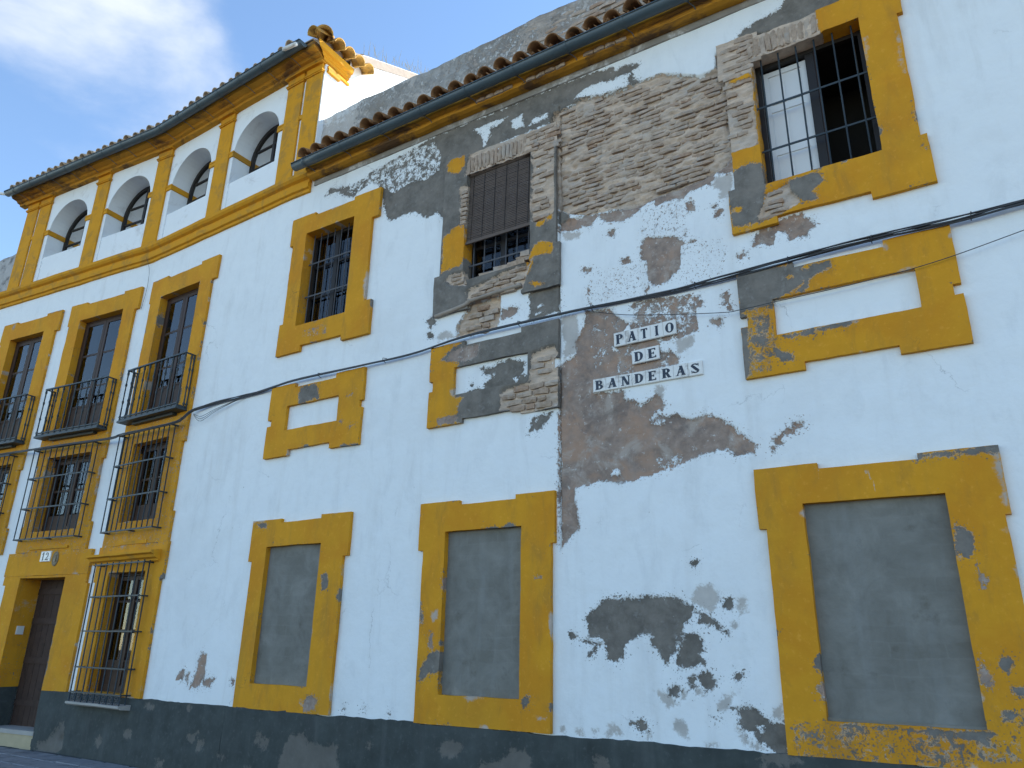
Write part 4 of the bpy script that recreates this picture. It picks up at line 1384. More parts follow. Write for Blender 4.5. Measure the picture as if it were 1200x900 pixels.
def balcony(q, half=.85):
    c = (q['door'][0] + q['door'][1]) / 2
    a, b = c - half, c + half
    z0, z1, pr = 5.20, 6.17, .225
    base = MB().box(a - .02, b + .02, .03, pr + .03, z0, z0 + .035).box(a + .01, b - .01, .03, pr, z0 + .035, z0 + .075).box(a + .25, b - .25, .03, .13, z0 - .04, z0)
    o = base.build('balcony', M_IRON, tall)
    rail = MB().box(a - .012, b + .012, pr - .018, pr + .018, z1 - .012, z1 + .012)
    for s in (a, b):
        rail.box(s - .011, s + .011, .0, pr - .018, z1 - .011, z1 + .010)
    rail.build('rail', M_IRON, o)
    MB().box(a, b, pr - .012, pr + .012, z0 + .085, z0 + .105).build('rail', M_IRON, o)
    prof = [(0, .014), (.06, .014), (.08, .026), (.11, .013), (.34, .011), (.38, .021), (.42, .011), (.68, .011), (.72, .021), (.76, .011), (.91, .013), (.94, .022), (1, .013)]
    n = 11
    spots = [(a + (b - a) * i / (n - 1), pr) for i in range(n)] + [(a, pr * .5), (b, pr * .5), (a, .06), (b, .06)]
    for s, d in spots:
        MB().tube([(s, d, z0 + .03 + (z1 - z0 - .04) * t) for t, _ in prof], [r for _, r in prof], 7).build('baluster', M_IRON, o, True)
    return o


def column_frame(part, rects, hole, hb=-.10, seed=0, res=.06):
    return add_surround(part, rects, hole, hole_back=hb, res=res, seed=seed, jit=.006, ops=TALL_WEAR, kd=-.01)


TALL_WEAR = [('b', 'm-0.025', [(-1560, 300), (-1060, 300), (-1060, 520), (-1560, 520)]), ('p', 'm-0.027', [(-1560, 80), (-1060, 80), (-1060, 330), (-1560, 330)]),
             ('b', 1, [(-1700, 800), (-1692, 802), (-1694, 788), (-1701, 790)])]
for q, b0, b1, e0, e1, kk in ((C3, -12.50, -10.645, -12.545, -10.522, 3), (C2, -14.975, -13.0, -15.02, -12.90, 2), (C1, -17.30, -15.44, -17.345, -15.325, 1)):
    d = balcony_door(q, kk == 2, kk)
    s0, s1 = q['door'][:2]
    w0, w1 = q['win'][:2]
    column_frame(d, [(b0, b1, 4.69, 7.985), (e0, e0 + .50, 7.585, 8.035), (e1 - .50, e1, 7.585, 8.035)], [q['door'], q['win']], seed=110 + kk)
    balcony(q, .85 if kk != 2 else .90)
    # barred window below
    z0, z1 = q['win'][2:]
    m = (w0 + w1) / 2
    mb = leaf_frame(MB(), w0 - .01, w1 + .01, -.20, -.13, z0 - .01, z1 + .01, .05)
    for a, b in ((w0 + .05, m - .004), (m + .004, w1 - .05)):
        leaf_frame(mb, a, b, -.18, -.125, z0 + .04, z1 - .05, .06)
        mb.box(a + .05, b - .05, -.165, -.135, (z0 + z1) / 2 + .05, (z0 + z1) / 2 + .085)
        mb.box(a + .05, b - .05, -.168, -.135, z0 + .08, z0 + .30)
    wn = mb.build('window', M_WOOD, tall)
    for li, (a, b) in enumerate(((w0 + .11, m - .06), (m + .06, w1 - .11))):
        pane(wn, a, b, -.15, z0 + .30, z1 - .11)
        if li == 1:
            box('curtain', M_CURTAIN, wn, a, b - .03, -.175, -.165, z0 + .31, z1 - .18)
    room(wn, w0, w1, -.23, z0, z1)
    ext = [(b0 + .05, b1 - .06, 3.10, 4.6895), (b0, b0 + .5, 3.10, 3.575), (b1 - .5, b1 + .008, 3.10, 3.575)]
    add_surround(wn, ext, [q['win']], hole_back=-.14, res=.06, seed=120 + kk, jit=.006, ops=TALL_WEAR, kd=-.01, face=.0495)
    # projecting grille
    g0, g1 = m - (.735 if kk != 2 else .85), m + (.735 if kk != 2 else .85)
    gz0, gz1, gd = 3.315, 4.965, .20
    nb = 11
    for i in range(nb):
        s = g0 + (g1 - g0) * i / (nb - 1)
        MB().tube([(s, gd, gz0 - .01), (s + random.uniform(-.004, .004), gd, 4.1), (s, gd, gz1 + .01)], .0108, 6).build('bar', M_IRON, wn, True)
    for s in (g0, g1):
        MB().tube([(s, .105, gz0 - .01), (s, .105, gz1 + .01)], .0108, 6).build('bar', M_IRON, wn, True)
    for zz in (gz0, 3.87, 4.425, gz1):
        cb = MB().box(g0 - .015, g1 + .015, gd - .008, gd + .008, zz - .012, zz + .012)
        for s in (g0, g1):
            cb.box(s - .012, s + .012, .02, gd - .008, zz - .0115, zz + .0115)
        if zz == gz0:
            cb.box(m - .012, m + .012, .02, gd - .008, zz - .0115, zz + .0115)
        cb.build('cross_bar', M_IRON, wn)

# ---- tall barred window beside the door
s0, s1, z0, z1 = GW
m = (s0 + s1) / 2
mb = leaf_frame(MB(), s0 - .01, s1 + .01, -.20, -.13, z0 - .01, z1 + .01, .05)
for a, b in ((s0 + .05, m - .004), (m + .004, s1 - .05)):
    leaf_frame(mb, a, b, -.18, -.125, z0 + .04, z1 - .05, .06)
    for zz in (1.35, 1.80, 2.24):
        mb.box(a + .05, b - .05, -.165, -.135, zz - .016, zz + .016)
    mb.box(a + .05, b - .05, -.165, -.14, z0 + .08, 1.35)
gw = mb.build('barred_window', M_WOOD, tall)
for li, (a, b) in enumerate(((s0 + .11, m - .06), (m + .06, s1 - .11))):
    for za, zb in ((1.366, 1.784), (1.816, 2.224), (2.256, 2.57)):
        pane(gw, a, b, -.15, za, zb)
    box('curtain', M_CURTAIN, gw, a + (.2 if li == 0 else .0), b, -.225, -.205, 1.36, 2.58)
room(gw, s0, s1, -.23, z0, z1)
add_surround(gw, [(-12.50, -10.665, .868, 2.54), (-12.56, -10.605, 2.54, 3.0985)], [GW], hole_back=-.14, res=.06, seed=131, ops=TALL_WEAR, kd=-.01)
MB().sweep([(.045, 3.105), (.062, 3.105), (.062, 3.155), (.045, 3.16)], -12.02, -11.19).build('relief_band', M_OCHRE, gw)
MB().sweep([(.045, 2.80), (.09, 2.81), (.10, 2.84), (.15, 2.86), (.17, 2.90), (.225, 2.92), (.225, 2.955), (.045, 2.985)], -12.62, -10.74, .3, True, .003).build('hood', M_OCHRE, gw)
g0, g1 = -12.30, -10.905
for i in range(9):
    s = g0 + (g1 - g0) * i / 8
    MB().tube([(s, .20, .76), (s + random.uniform(-.003, .003), .20, 1.8), (s, .20, 2.82)], .0115, 6).build('bar', M_IRON, gw, True)
for s in (g0, g1):
    MB().tube([(s, .11, .76), (s, .11, 2.82)], .0115, 6).build('bar', M_IRON, gw, True)
for zz in (.90, 1.255, 1.78, 2.295, 2.79):
    cb = MB().box(g0 - .015, g1 + .015, .191, .209, zz - .011, zz + .011)
    for s in (g0, g1):
        cb.box(s - .011, s + .011, .03, .191, zz - .0105, zz + .0105)
    cb.build('cross_bar', M_IRON, gw)
for i in range(8):      # small scrolls between the feet of the bars
    s = g0 + (g1 - g0) * (i + .5) / 8
    for kz in (.80, .86):
        MB().tube([(s + .045 * math.cos(a), .20, kz + .022 * math.sin(a)) for a in [k * math.pi / 5 for k in range(11)]], .006, 5).build('scroll', M_RUSTY, gw, True)
MB().sweep([(.03, .70), (.20, .715), (.235, .735), (.235, .765), (.03, .775)], g0 - .04, g1 + .05, .4, True, .003).build('sill', M_STONE, gw)

# ---- street door no. 12
s0, s1, z0, z1 = DOOR
dl = MB()
npl = 8
for i in range(npl):
    a, b = s0 + (s1 - s0) * i / npl, s0 + (s1 - s0) * (i + 1) / npl
    dl.box(a + .003, b - .003, -.40 - random.uniform(0, .004), -.335 - random.uniform(0, .006), .26, 2.70)
dl.box(s0 - .02, s1 + .02, -.43, -.40, .2, 2.72)
for zz in (.62, 1.30, 1.95, 2.45):
    dl.box(s0 + .02, s1 - .02, -.335, -.318, zz - .05, zz + .05)
dr = dl.build('street_door', M_DOOR, tall)
add_surround(dr, [(-15.05, -12.735, .868, 2.54), (-15.13, -12.80, 2.54, 2.69)], [DOOR], hole_back=-.335, res=.06, seed=141, ops=TALL_WEAR, kd=-.01)
add_surround(dr, [(-15.14, -12.79, 2.694, 3.0985)], [], res=.06, seed=142, ops=TALL_WEAR, face=.057, name='lintel', kd=-.01)
MB().box(-14.55, -13.46, .05, .075, 3.145, 3.185, .002).build('relief_band', M_OCHRE, dr)
MB().box(s0 - .02, s1 + .03, -.42, .06, .20, .262, .004).build('step', M_STONE, dr)
MB().box(s0 - .02, s1 + .02, -.42, .045, -.05, .199).build('step_base', M_STEP, dr)
MB().box(s0 - .001, s0 + .028, -.20, -.08, 1.72, 1.86).build('entry_phone', M_PIPE, dr)

# ---- string course
string = MB().sweep([(-.02, 8.54), (.035, 8.55), (.04, 8.60), (.075, 8.615), (.08, 8.70), (.055, 8.715), (.055, 8.775), (.10, 8.80), (.13, 8.84), (.135, 8.895), (.10, 8.925), (-.02, 8.945)], S_L, -8.36, .35, True, .004).build('string_course', M_OCHRE, tall)

# ---- top storey: piers, arches and pilasters
PIL = {0: -17.475, 1: -16.985, 2: -14.95, 3: -13.015, 4: -11.01, 5: -9.07, 6: -8.602}
ARCH = [(-16.66, -15.34), (-14.66, -13.33), (-12.665, -11.39), (-10.70, -9.43)]
ZB, ZT, ZS = 8.93, 11.30, 10.20
UL, UR = -17.72, -8.385
tops = MB()
edges = [UL] + [v for a in ARCH for v in a] + [UR]
for i in range(0, len(edges), 2):
    a, b = edges[i], edges[i + 1]
    cut = sorted([a, b] + [q for q in BENDS if a < q < b])
    for c0, c1 in zip(cut[:-1], cut[1:]):
        tops.add([(c0, 0, ZB), (c1, 0, ZB), (c1, 0, ZT), (c0, 0, ZT)], [(0, 1, 2, 3)])
ND = 24
arch_path = {}
for (a, b) in ARCH:
    r, c = (b - a) / 2, (a + b) / 2
    ring = [(c - r * math.cos(math.pi * i / ND), ZS + r * math.sin(math.pi * i / ND)) for i in range(ND + 1)]
    for p, q in zip(ring[:-1], ring[1:]):
        tops.add([(p[0], 0, p[1]), (q[0], 0, q[1]), (q[0], 0, ZT), (p[0], 0, ZT)], [(0, 1, 2, 3)])
    path = [(a, ZB)] + ring + [(b, ZB)]
    for p, q in zip(path[:-1], path[1:]):
        tops.add([(p[0], 0, p[1]), (p[0], -.42, p[1]), (q[0], -.42, q[1]), (q[0], 0, q[1])], [(0, 1, 2, 3)])
    # breast wall under the sill, a little behind the piers
    tops.add([(a, -.018, ZB), (b, -.018, ZB), (b, -.018, 9.575), (a, -.018, 9.575), (a, -.42, 9.60), (b, -.42, 9.60)], [(0, 1, 2, 3), (3, 2, 5, 4)])
    arch_path[(a, b)] = ring
tw = tops.build('gallery_wall', M_WHITE, tall)

for (a, b) in ARCH:
    r, c = (b - a) / 2 - .002, (a + b) / 2
    ro, ri = r, r - .075
    fr = MB()
    arc = [math.pi * i / ND for i in range(ND + 1)]
    o_ = [(c - ro, 9.58)] + [(c - ro * math.cos(t), ZS + ro * math.sin(t)) for t in arc] + [(c + ro, 9.58)]
    i_ = [(c - ri, 9.58)] + [(c - ri * math.cos(t), ZS + ri * math.sin(t)) for t in arc] + [(c + ri, 9.58)]
    for k in range(len(o_) - 1):
        v = [(*p, d) for d in (-.37, -.42) for p in (o_[k], o_[k + 1], i_[k + 1], i_[k])]
        v = [(x, d, z) for x, z, d in v]
        fr.add(v, [(0, 1, 2, 3), (2, 3, 7, 6), (4, 7, 6, 5)])
    fr.box(c - ri, c + ri, -.415, -.375, 9.58, 9.65)
    fr.box(c - .03, c + .03, -.414, -.374, 9.65, ZS + ri)
    fr.box(c - ri, c + ri, -.412, -.378, 10.02, 10.05)
    fr.box(c - ri * .86, c + ri * .86, -.412, -.378, 10.40, 10.43)
    w = fr.build('arched_window', M_BLACKWOOD, tall)
    pts = [(c - ri, -.40, 9.64)] + [(c - ri * math.cos(t), -.40, ZS + ri * math.sin(t)) for t in arc] + [(c + ri, -.40, 9.64)]
    MB().add(pts, [tuple(range(len(pts)))]).build('pane', M_GLASS, w)
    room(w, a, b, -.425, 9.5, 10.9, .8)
    box('curtain', M_CURTAIN, w, c - ri * .8, c + ri * .5, -.47, -.455, 9.6, 10.3)
    # impost moulding, returned into the reveal
    for sgn, e in ((-1, a), (1, b)):
        pil_edge = min((abs(PIL[k] - e), k) for k in PIL)[1]
        pe = PIL[pil_edge] - sgn * .2
        mo = MB()
        s_lo, s_hi = sorted((pe, e))
        mo.box(s_lo + .001, s_hi + (0 if sgn > 0 else .022), -.0, .022, 10.15, 10.265)
        mo.box(s_lo + .001, s_hi + (0 if sgn > 0 else .03), -.0, .030, 10.225, 10.262)
        if sgn < 0:
            mo.box(e, e + .022, -.37, -.0, 10.15, 10.26)
        else:
            mo.box(e - .022, e, -.37, .02, 10.15, 10.26)
        mo.build('impost', M_OCHRE, w)

for k, c in PIL.items():
    hw = .2 if k != 6 else .185
    p = MB().box(c - hw, c + hw, -.01, .036, 8.93, 10.975, .002)
    p.box(c - hw - .02, c + hw + .02, -.008, .058, 10.975, 11.0).box(c - hw - .03, c + hw + .03, -.009, .07, 11.0, 11.022)
    p.box(c - hw - .008, c + hw + .008, -.007, .046, 11.022, 11.15)
    p.box(c - hw - .045, c + hw + .045, -.006, .10, 11.15, 11.20)
    p.build('pilaster', M_OCHRE, tall)
for a, b in ((-17.274, -17.186), (-8.869, -8.787)):
    MB().box(a, b, -.003, .03, 10.16, 10.24).build('impost', M_OCHRE, tall)

cprof = [(-.02, 11.165), (.10, 11.175), (.115, 11.215), (.17, 11.225), (.195, 11.262), (.30, 11.275), (.33, 11.32), (.335, 11.375), (-.02, 11.40)]
MB().sweep(cprof, UL - .22, UR + .02, .25, True, .004).build('cornice', M_CORNICE, tall)
gt = gutter(tall, UL - .2, -8.52, .425, 11.345, .085, brackets=[-17.6 + i * .62 for i in range(15)])
MB().tube([(-8.90, .50, 11.33), (-8.62, .56, 11.21), (-8.50, .58, 11.17)], .035, 10).build('spout', M_PIPE, gt, True)
MB().tube([(UL - .12, .40, 11.30), (UL - .45, .52, 11.36), (UL - .75, .60, 11.40)], .035, 10).build('spout', M_PIPE, gt, True)

# ---- side wall in the sun, its roof and tiles
XS = W(UR, 0, 0)[0]
side = MB(raw=True)
side.add([(XS, .0, 8.5), (XS, 7.0, 8.5), (XS, 7.0, 15.0), (XS, .85, 12.03), (XS, .55, 11.75), (XS, .55, 11.35), (XS, 0, 11.35)], [(0, 1, 2, 3, 4, 5, 6)])
side.add([(XS, 7, 8.5), (XS - .3, 7, 8.5), (XS - .3, 7, 15), (XS, 7, 15), (XS - .3, .85, 12.03), (XS, .85, 12.03)], [(0, 1, 2, 3), (3, 2, 4, 5)])
side.build('side_wall', M_WHITE, tall)
MB(raw=True).box(XS, XS + .05, .04, .32, 11.0, 11.06).box(XS, XS + .035, .04, .55, 11.08, 11.13).build('side_band', M_OCHRE, tall)
# cornice and eaves returned round the corner
ret = MB(raw=True)
pr = [(XS - .02, 11.165), (XS + .04, 11.175), (XS + .045, 11.215), (XS + .07, 11.225), (XS + .08, 11.262), (XS + .13, 11.275), (XS + .145, 11.32), (XS + .15, 11.375), (XS - .02, 11.40)]
ya = [-(q[0] - XS) * 2.2 for q in pr]
vs = [(pr[i][0], ya[i], pr[i][1]) for i in range(9)] + [(pr[i][0], .52, pr[i][1]) for i in range(9)]
ret.add(vs, [(i, (i + 1) % 9, 9 + (i + 1) % 9, 9 + i) for i in range(9)] + [tuple(range(9)), tuple(range(9, 18))])
ret.build('cornice_return', M_OCHRE, tall)
rf = MB()
rf.sweep([(.36, 11.395), (.36, 11.415), (-1.5, 12.32), (-7.0, 14.98), (-7.0, 14.9), (-.02, 11.40)], UL - .2, UR + .02, 1.0)
roof_t = rf.build('roof', M_MORTAR, tall)
n_t = int((UR - .10 - (UL - .15)) / .236)
for i in range(n_t):
    s = UL - .12 + i * .236
    place_tile(roof_t, T_COVER_P, s + random.uniform(-.01, .01), .42 + random.uniform(-.03, .025), 11.462 + random.uniform(-.01, .01), 25 + random.uniform(-3, 3))
    place_tile(roof_t, T_PAN_P, s + .118, .44, 11.50, 25, 'pan_tile')
    place_tile(roof_t, T_COVER_P, s, .06, 11.63, 25)
T_SIDE = tile_mesh(.42, .125, .10, .018, M_TILE_OCHRE)
T_HIP = tile_mesh(.6, .155, .12, .02, M_TILE_OCHRE)
place_tile(roof_t, T_HIP, XS + .22, .30, 11.46, 22, 'hip_tile', yaw=math.radians(42))
for k in range(4):
    place_tile(roof_t, T_SIDE, XS + .28, -.02 - k * .245, 11.44 + k * .012, 20, 'tile', yaw=math.radians(90))
place_tile(roof_t, T_SIDE, XS + .08, .43, 11.44, 22, 'tile')
# verge tiles up the sloping top of the side wall
T_VERGE = tile_mesh(.46, .10, .085, .014, M_TILE_PALE)
for k in range(12):
    place_tile(roof_t, T_VERGE, XS - .12, -.9 - k * .42, 12.03 + k * .42 * .483, 26, 'verge_tile')
MB(raw=True).box(UL, XS - .3, 1.35, 7.0, 0, 11.3).build('rear_block', M_WHITE, tall)
MB(raw=True).box(S_L, UL, 1.0, 7.0, 0, 8.55).build('rear_block', M_WHITE, tall)
MB(raw=True).box(UL, UL + .25, -.2, 1.35, 8.9, 11.35).build('side_wall', M_WHITE, tall)

# dry weeds rooted along the top of the sunny side wall
wd = MB(raw=True)
for k in range(60):
    y = random.uniform(.9, 3.2)
    z = 12.03 + (y - .85) * .483 + .08
    a, l = random.uniform(0, 6.28), random.uniform(.10, .34)
    bx, by = math.cos(a) * l * .4, math.sin(a) * l * .4
    x0 = XS - .08 + random.uniform(-.05, .05)
    w0 = .004
    wd.add([(x0 - w0, y, z), (x0 + w0, y, z), (x0 + bx * .5 + w0, y + by * .5, z + l * .6), (x0 + bx * .5 - w0, y + by * .5, z + l * .6), (x0 + bx, y + by, z + l)], [(0, 1, 2, 3), (3, 2, 4)])
o = wd.build('dry_weeds', M_WEED, tall)
o['kind'] = 'stuff'

# ================================================================== the neighbour beyond it
nb = thing('neighbouring_house', 'mottled grey old wall of the next house past the ochre corner pilaster', 'house', (-24, 3, 0))
g = MB(raw=True)
nx = 24
top = [(-30 + i * .5, 11.40 + random.uniform(-.04, .05) + (.1 if i % 5 == 0 else 0)) for i in range(nx + 1)]
for (x0, t0), (x1, t1) in zip(top[:-1], top[1:]):
    g.add([(x0, .9, 0), (x1, .9, 0), (x1, .9, t1), (x0, .9, t0), (x0, 1.3, t0), (x1, 1.3, t1)], [(0, 1, 2, 3), (3, 2, 5, 4)])
g.build('wall', M_NEIGH, nb)
MB(raw=True).box(-30, -18.2, 1.35, 7, 0, 10.6).build('rear_block', M_WHITE, nb)

# ================================================================== roller blind in the broken window
bl = thing('roller_blind', 'dark wooden slat blind lowered halfway in the broken brick window', 'blind', W(-4.69, -.02, 6.65))
zt, zb_ = 7.72, 6.70
n_s = 40
for i in range(n_s):
    z = zt - (zt - zb_) * i / (n_s - 1)
    sag = -.035 * (1 - i / n_s) + random.uniform(-.0015, .0015)
    MB().box(-5.185, -4.195, sag - .004 + .002, sag + .003 + .002, z - .0095, z + .0075, .0014).build('slat', M_BLIND, bl)
MB().box(-5.19, -4.19, .000, .022, zb_ - .055, zb_ - .02, .002).build('bottom_rail', M_BLIND, bl)
MB().tube([(-5.19, -.03, 7.735), (-4.19, -.03, 7.735)], .022, 8).build('roller', M_BLIND, bl, True)
for i in range(6):
    s = -5.12 + i * .175
    MB().tube([(s, -.025, 7.72), (s, .008, 6.68)], .0035, 4).build('cord', M_BLACKWOOD, bl)

# ================================================================== lettering
def serif_letter(ch, w, h):
    """strokes of a bold roman capital in a w x h box: list of polygons (x, z)"""
    P = []
    st, th, sf = .33 * w, .125 * w, .07 * h
    R = lambda a, b, c, d: P.append([(a, c), (b, c), (b, d), (a, d)])

    def stem(x, z0=0, z1=h, wd=st):
        R(x, x + wd, z0, z1)
        R(x - .08 * w, x + wd + .08 * w, z0, z0 + sf)
        R(x - .08 * w, x + wd + .08 * w, z1 - sf, z1)

    def diag(x0, z0, x1, z1, wd):
        P.append([(x0, z0), (x0 + wd, z0), (x1 + wd, z1), (x1, z1)])

    def bowl(x, zc, rx, rz, thick, a0=-90, a1=90, n=12):
        for i in range(n):
            t0, t1 = math.radians(a0 + (a1 - a0) * i / n), math.radians(a0 + (a1 - a0) * (i + 1) / n)
            k = lambda t: thick * (.35 + .65 * abs(math.cos(t)))
            P.append([(x + rx * math.cos(t0), zc + rz * math.sin(t0)), (x + rx * math.cos(t1), zc + rz * math.sin(t1)),
                      (x + (rx - k(t1)) * math.cos(t1), zc + (rz - th * .9 - .1 * k(t1)) * math.sin(t1)), (x + (rx - k(t0)) * math.cos(t0), zc + (rz - th * .9 - .1 * k(t0)) * math.sin(t0))])
    L = .10 * w
    if ch == 'I':
        stem(w / 2 - st / 2)
    elif ch == 'T':
        stem(w / 2 - st / 2)
        R(.05 * w, .95 * w, h - th * 1.1, h)
        R(.05 * w, .05 * w + th, h - .22 * h, h - th)
        R(.95 * w - th, .95 * w, h - .22 * h, h - th)
    elif ch in 'PRBD':
        stem(L)
        if ch == 'D':
            bowl(L + st, h / 2, w - L - st, h / 2, st)
        elif ch == 'B':
            bowl(L + st, h * .74, w * .86 - L - st, h * .26, st * .9)
            bowl(L + st, h * .27, w * .95 - L - st, h * .27, st)
        else:
            bowl(L + st, h * .73, w * .90 - L - st, h * .27, st)
            if ch == 'R':
                diag(.66 * w, 0, .40 * w, h * .48, st * .95)
                R(.64 * w, 1.02 * w, 0, sf)
    elif ch == 'E':
        stem(L)
        R(L + st, .92 * w, 0, th)
        R(L + st, .88 * w, h - th, h)
        R(L + st, .70 * w, h / 2 - th / 2, h / 2 + th / 2)
        R(.92 * w - th, .92 * w, th, .24 * h)
        R(.88 * w - th, .88 * w, h - .22 * h, h - th)
        R(.70 * w - th * .8, .70 * w, h * .38, h * .62)
    elif ch == 'A':
        diag(.08 * w, 0, .46 * w, h, th * 1.1)
        diag(.64 * w, 0, .36 * w, h, st)
        R(.25 * w, .70 * w, h * .30, h * .30 + th)
        R(-.03 * w, .28 * w, 0, sf)
        R(.56 * w, 1.03 * w, 0, sf)
    elif ch == 'N':
        R(.14 * w, .14 * w + th * 1.1, 0, h)
        R(.82 * w, .82 * w + th * 1.1, 0, h)
        diag(.64 * w, 0, .08 * w, h, st)
        R(0, .36 * w, 0, sf)
        R(.68 * w, 1.04 * w, h - sf, h)
        R(-.02 * w, .2 * w, h - sf, h)
    elif ch == 'O':
        bowl(w / 2, h / 2, w / 2, h / 2, st, 0, 360, 26)
    elif ch == 'S':
        bowl(w * .47, h * .74, w * .40, h * .26, st * .8, 20, 180, 10)
        bowl(w * .53, h * .26, w * .40, h * .26, st * .8, -160, 0, 10)
        P.append([(.07 * w, h * .74), (.07 * w + st, h * .80), (.93 * w - st * .0, h * .30), (.93 * w - st, h * .22)])
        R(.80 * w, .88 * w, h * .70, h * .98)
        R(.12 * w, .20 * w, h * .02, h * .30)
    elif ch == '1':
        stem(w / 2 - st / 2, 0, h)
        diag(.12 * w, h * .74, .40 * w, h, th * 1.4)
    elif ch == '2':
        bowl(w * .48, h * .70, w * .42, h * .30, st, -30, 180, 14)
        diag(.06 * w, th, .66 * w, h * .56, st * .9)
        R(.06 * w, .94 * w, 0, th * 1.7)
        R(.94 * w - th, .94 * w, th, .26 * h)
    return P


def letter_obj(parent, ch, s, d, z, w, h, tilt=0.0, name='letter'):
    mb = MB()
    for k, poly in enumerate(serif_letter(ch, w, h)):
        f = d + .0012 + k * .00006
        n = len(poly)
        rot = lambda p: (s + p[0] * math.cos(tilt) - p[1] * math.sin(tilt), z + p[0] * math.sin(tilt) + p[1] * math.cos(tilt))
        q = [rot(p) for p in poly]
        mb.add([(a, f, b) for a, b in q] + [(a, d - .002, b) for a, b in q], [tuple(range(n))] + [(i, (i + 1) % n, n + (i + 1) % n, n + i) for i in range(n)])
    return mb.build(name, M_INK, parent)


def tile_plate(parent, s, z, w, h, d, tilt=0.0, mat=None, name='tile'):
    """a glazed tile with softened edges"""
    e = .006
    vs = [(a, b, c) for b, q in ((.002, 0), (d - .005, 0), (d, e)) for a, c in ((q, q), (w - q, q), (w - q, h - q), (q, h - q))]
    vs = [(s + a * math.cos(tilt) - c * math.sin(tilt), b, z + a * math.sin(tilt) + c * math.cos(tilt)) for a, b, c in vs]
    fs = [(0, 1, 2, 3), (8, 9, 10, 11)]
    for r in (0, 4):
        fs += [(r + i, r + (i + 1) % 4, r + 4 + (i + 1) % 4, r + 4 + i) for i in range(4)]
    return MB().add(vs, fs).build(name, mat or M_CERAMIC, parent)


sign = thing('street_sign', 'white glazed tile street sign reading PATIO DE BANDERAS on peeling brown plaster', 'sign', W(-2.75, .02, 4.28))
for word, a, za, b, zb2, h in (('PATIO', -3.108, 4.768, -2.396, 4.779, .163), ('DE', -2.904, 4.527, -2.594, 4.537, .155), ('BANDERAS', -3.371, 4.284, -2.147, 4.284, .150)):
    n = len(word)
    w = (b - a) / n
    tl = math.atan2(zb2 - za, b - a)
    for i, ch in enumerate(word):
        s, z = a + w * i, za + (zb2 - za) * i / n + random.uniform(-.0015, .0015)
        dd = .026 + random.uniform(-.0015, .002)
        t = tile_plate(sign, s + .0008, z, w - .0016, h, dd, tl)
        lw = w * (.66 if ch not in 'IT' else .58)
        letter_obj(t, ch, s + (w - lw) / 2, dd, z + h * .15, lw, h * .70, tl)

num = thing('house_number_plate', 'small white tile with number 12 on the ochre lintel above the street door', 'number plate', W(-14.0, .06, 2.93))
tp = tile_plate(num, -14.155, 2.925, .285, .178, .078)
for ch, s in (('1', -14.125), ('2', -14.015)):
    letter_obj(tp, ch, s, .078, 2.945, .10, .135)
pq = thing('emblem_plaque', 'small oval bronze emblem plaque beside the number 12 tile', 'plaque', W(-13.73, .06, 2.85))
ov = MB()
for rr, dd in ((1.0, .058), (1.0, .070), (.85, .076), (.78, .070)):
    ov.v += [(-13.735 + .085 * rr * math.cos(k * math.pi / 12), dd, 2.965 + .125 * rr * math.sin(k * math.pi / 12)) for k in range(24)]
ov.f += [(r * 24 + k, r * 24 + (k + 1) % 24, (r + 1) * 24 + (k + 1) % 24, (r + 1) * 24 + k) for r in range(3) for k in range(24)] + [tuple(range(72, 96))]
ov.build('plate', M_PLAQUE, pq)
rel = MB().box(-13.765, -13.705, .068, .082, 2.915, 3.0, .004)
rel.box(-13.775, -13.695, .068, .079, 3.01, 3.035, .004)
rel.build('relief', M_PLAQUE, pq)

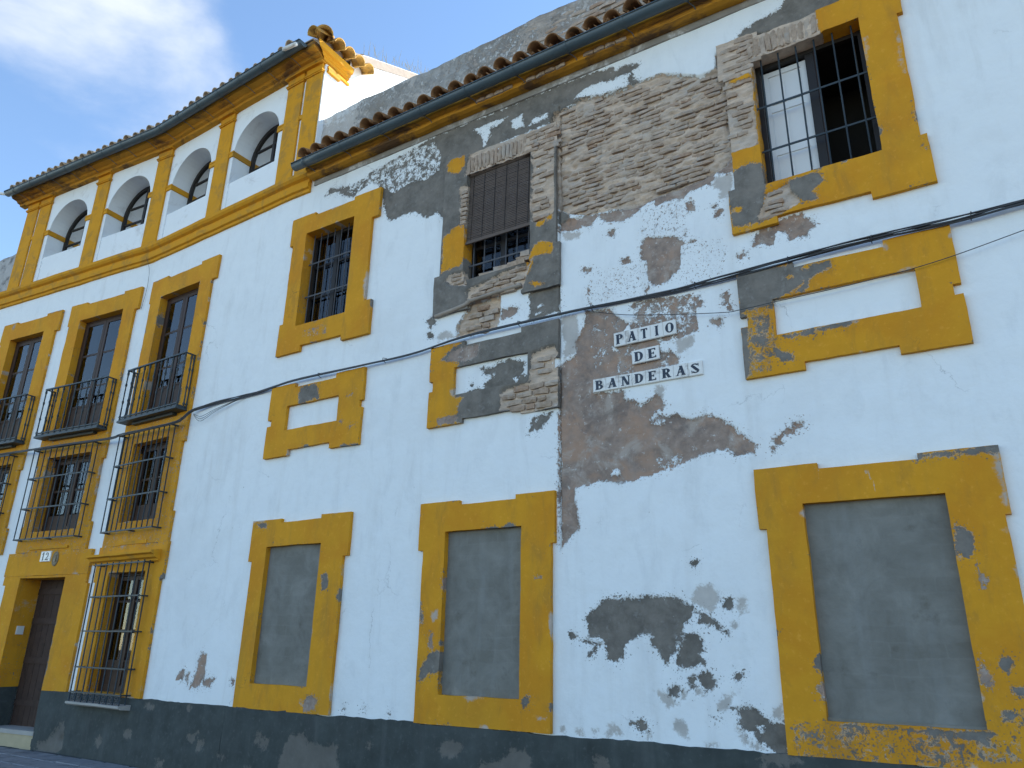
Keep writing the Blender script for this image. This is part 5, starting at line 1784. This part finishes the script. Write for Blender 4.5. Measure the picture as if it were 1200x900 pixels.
# ================================================================== cables along the front
cab = thing('cable_bundle', 'bundle of black cables strung along the front above the apron panels', 'cable', W(-4.7, .08, 5.2))
PATH = [(-18.5, .10, 5.06), (-16.0, .12, 5.035), (-15.1, .20, 5.0), (-13.9, .23, 4.985), (-12.6, .20, 4.968), (-12.24, .225, 4.975), (-10.82, .225, 4.955), (-10.60, .17, 5.02), (-10.50, .09, 5.15),
        (-10.0, .03, 5.215), (-9.34, .03, 5.213), (-8.85, .035, 5.212), (-8.13, .075, 5.240), (-6.86, .075, 5.230), (-5.97, .055, 5.236), (-5.05, .075, 5.298), (-3.78, .07, 5.298),
        (-3.06, .03, 5.293), (-2.37, .03, 5.268), (-1.83, .05, 5.276), (-.71, .075, 5.306), (.2, .075, 5.300), (.74, .06, 5.318), (2.2, .06, 5.36), (4.0, .06, 5.40)]
for k in range(5):
    ph = k * 1.3
    pts = []
    for i, (s, d, z) in enumerate(PATH):
        sp = .010 if -8.4 < s < -2.5 else .016
        if s > -1.9:
            sp = .024
        pts.append((s, d + sp * .5 * math.cos(ph + i * 1.7), z + sp * math.sin(ph + i * 1.1) + random.uniform(-.004, .004)))
    MB().tube(curve_pts(pts, 7), .0082 if k else .0115, 6).build('strand', M_CABLE, cab, True)
for s, d, z in ((-1.2, .09, 5.295), (-.45, .09, 5.31), (-2.15, .07, 5.272), (-3.35, .07, 5.297), (-4.3, .09, 5.30), (-6.4, .09, 5.234), (-7.6, .09, 5.237), (.35, .09, 5.305)):
    MB().tube([(s - .006, d - .05, z - .035), (s - .004, d + .018, z - .02), (s, d + .022, z + .012), (s + .003, d - .05, z + .03)], .005, 5).build('clip', M_CABLE, cab, True)
for q in range(3):      # loose tails where the bundle leaves the grille
    MB().tube(curve_pts([(-10.45, .08, 5.10 - q * .01), (-10.25, .07, 5.03 - q * .04), (-9.9, .06, 5.10 - q * .02), (-9.3, .05, 5.18)], 6), .0035, 5).build('strand', M_CABLE, cab, True)
thin = thing('thin_cable', 'single thin black wire sagging across the ochre panel beside the sign', 'cable', W(-.9, .08, 4.86))
MB().tube(curve_pts([(-3.48, .07, 5.285), (-3.0, .06, 5.12), (-2.48, .06, 5.0), (-1.9, .07, 4.885), (-1.712, .085, 4.865), (-1.36, .09, 4.870), (-.625, .09, 4.882), (0.0, .09, 4.925), (.69, .07, 5.05), (2.0, .06, 5.30)], 8), .0042, 6).build('wire', M_CABLE, thin, True)
wire = thing('joint_crack_line', 'thin line standing in for the joint crack below the ochre string course between two balcony doors', 'cable', W(-12.78, .05, 7.5))
MB().tube(curve_pts([(-12.82, .135, 8.60), (-12.80, .05, 8.40), (-12.77, .03, 8.1), (-12.79, .025, 7.85), (-12.84, .02, 7.55)], 6), .0035, 5).build('wire', M_CABLE, wire, True)  # thin tube added in place of the joint crack at the bend
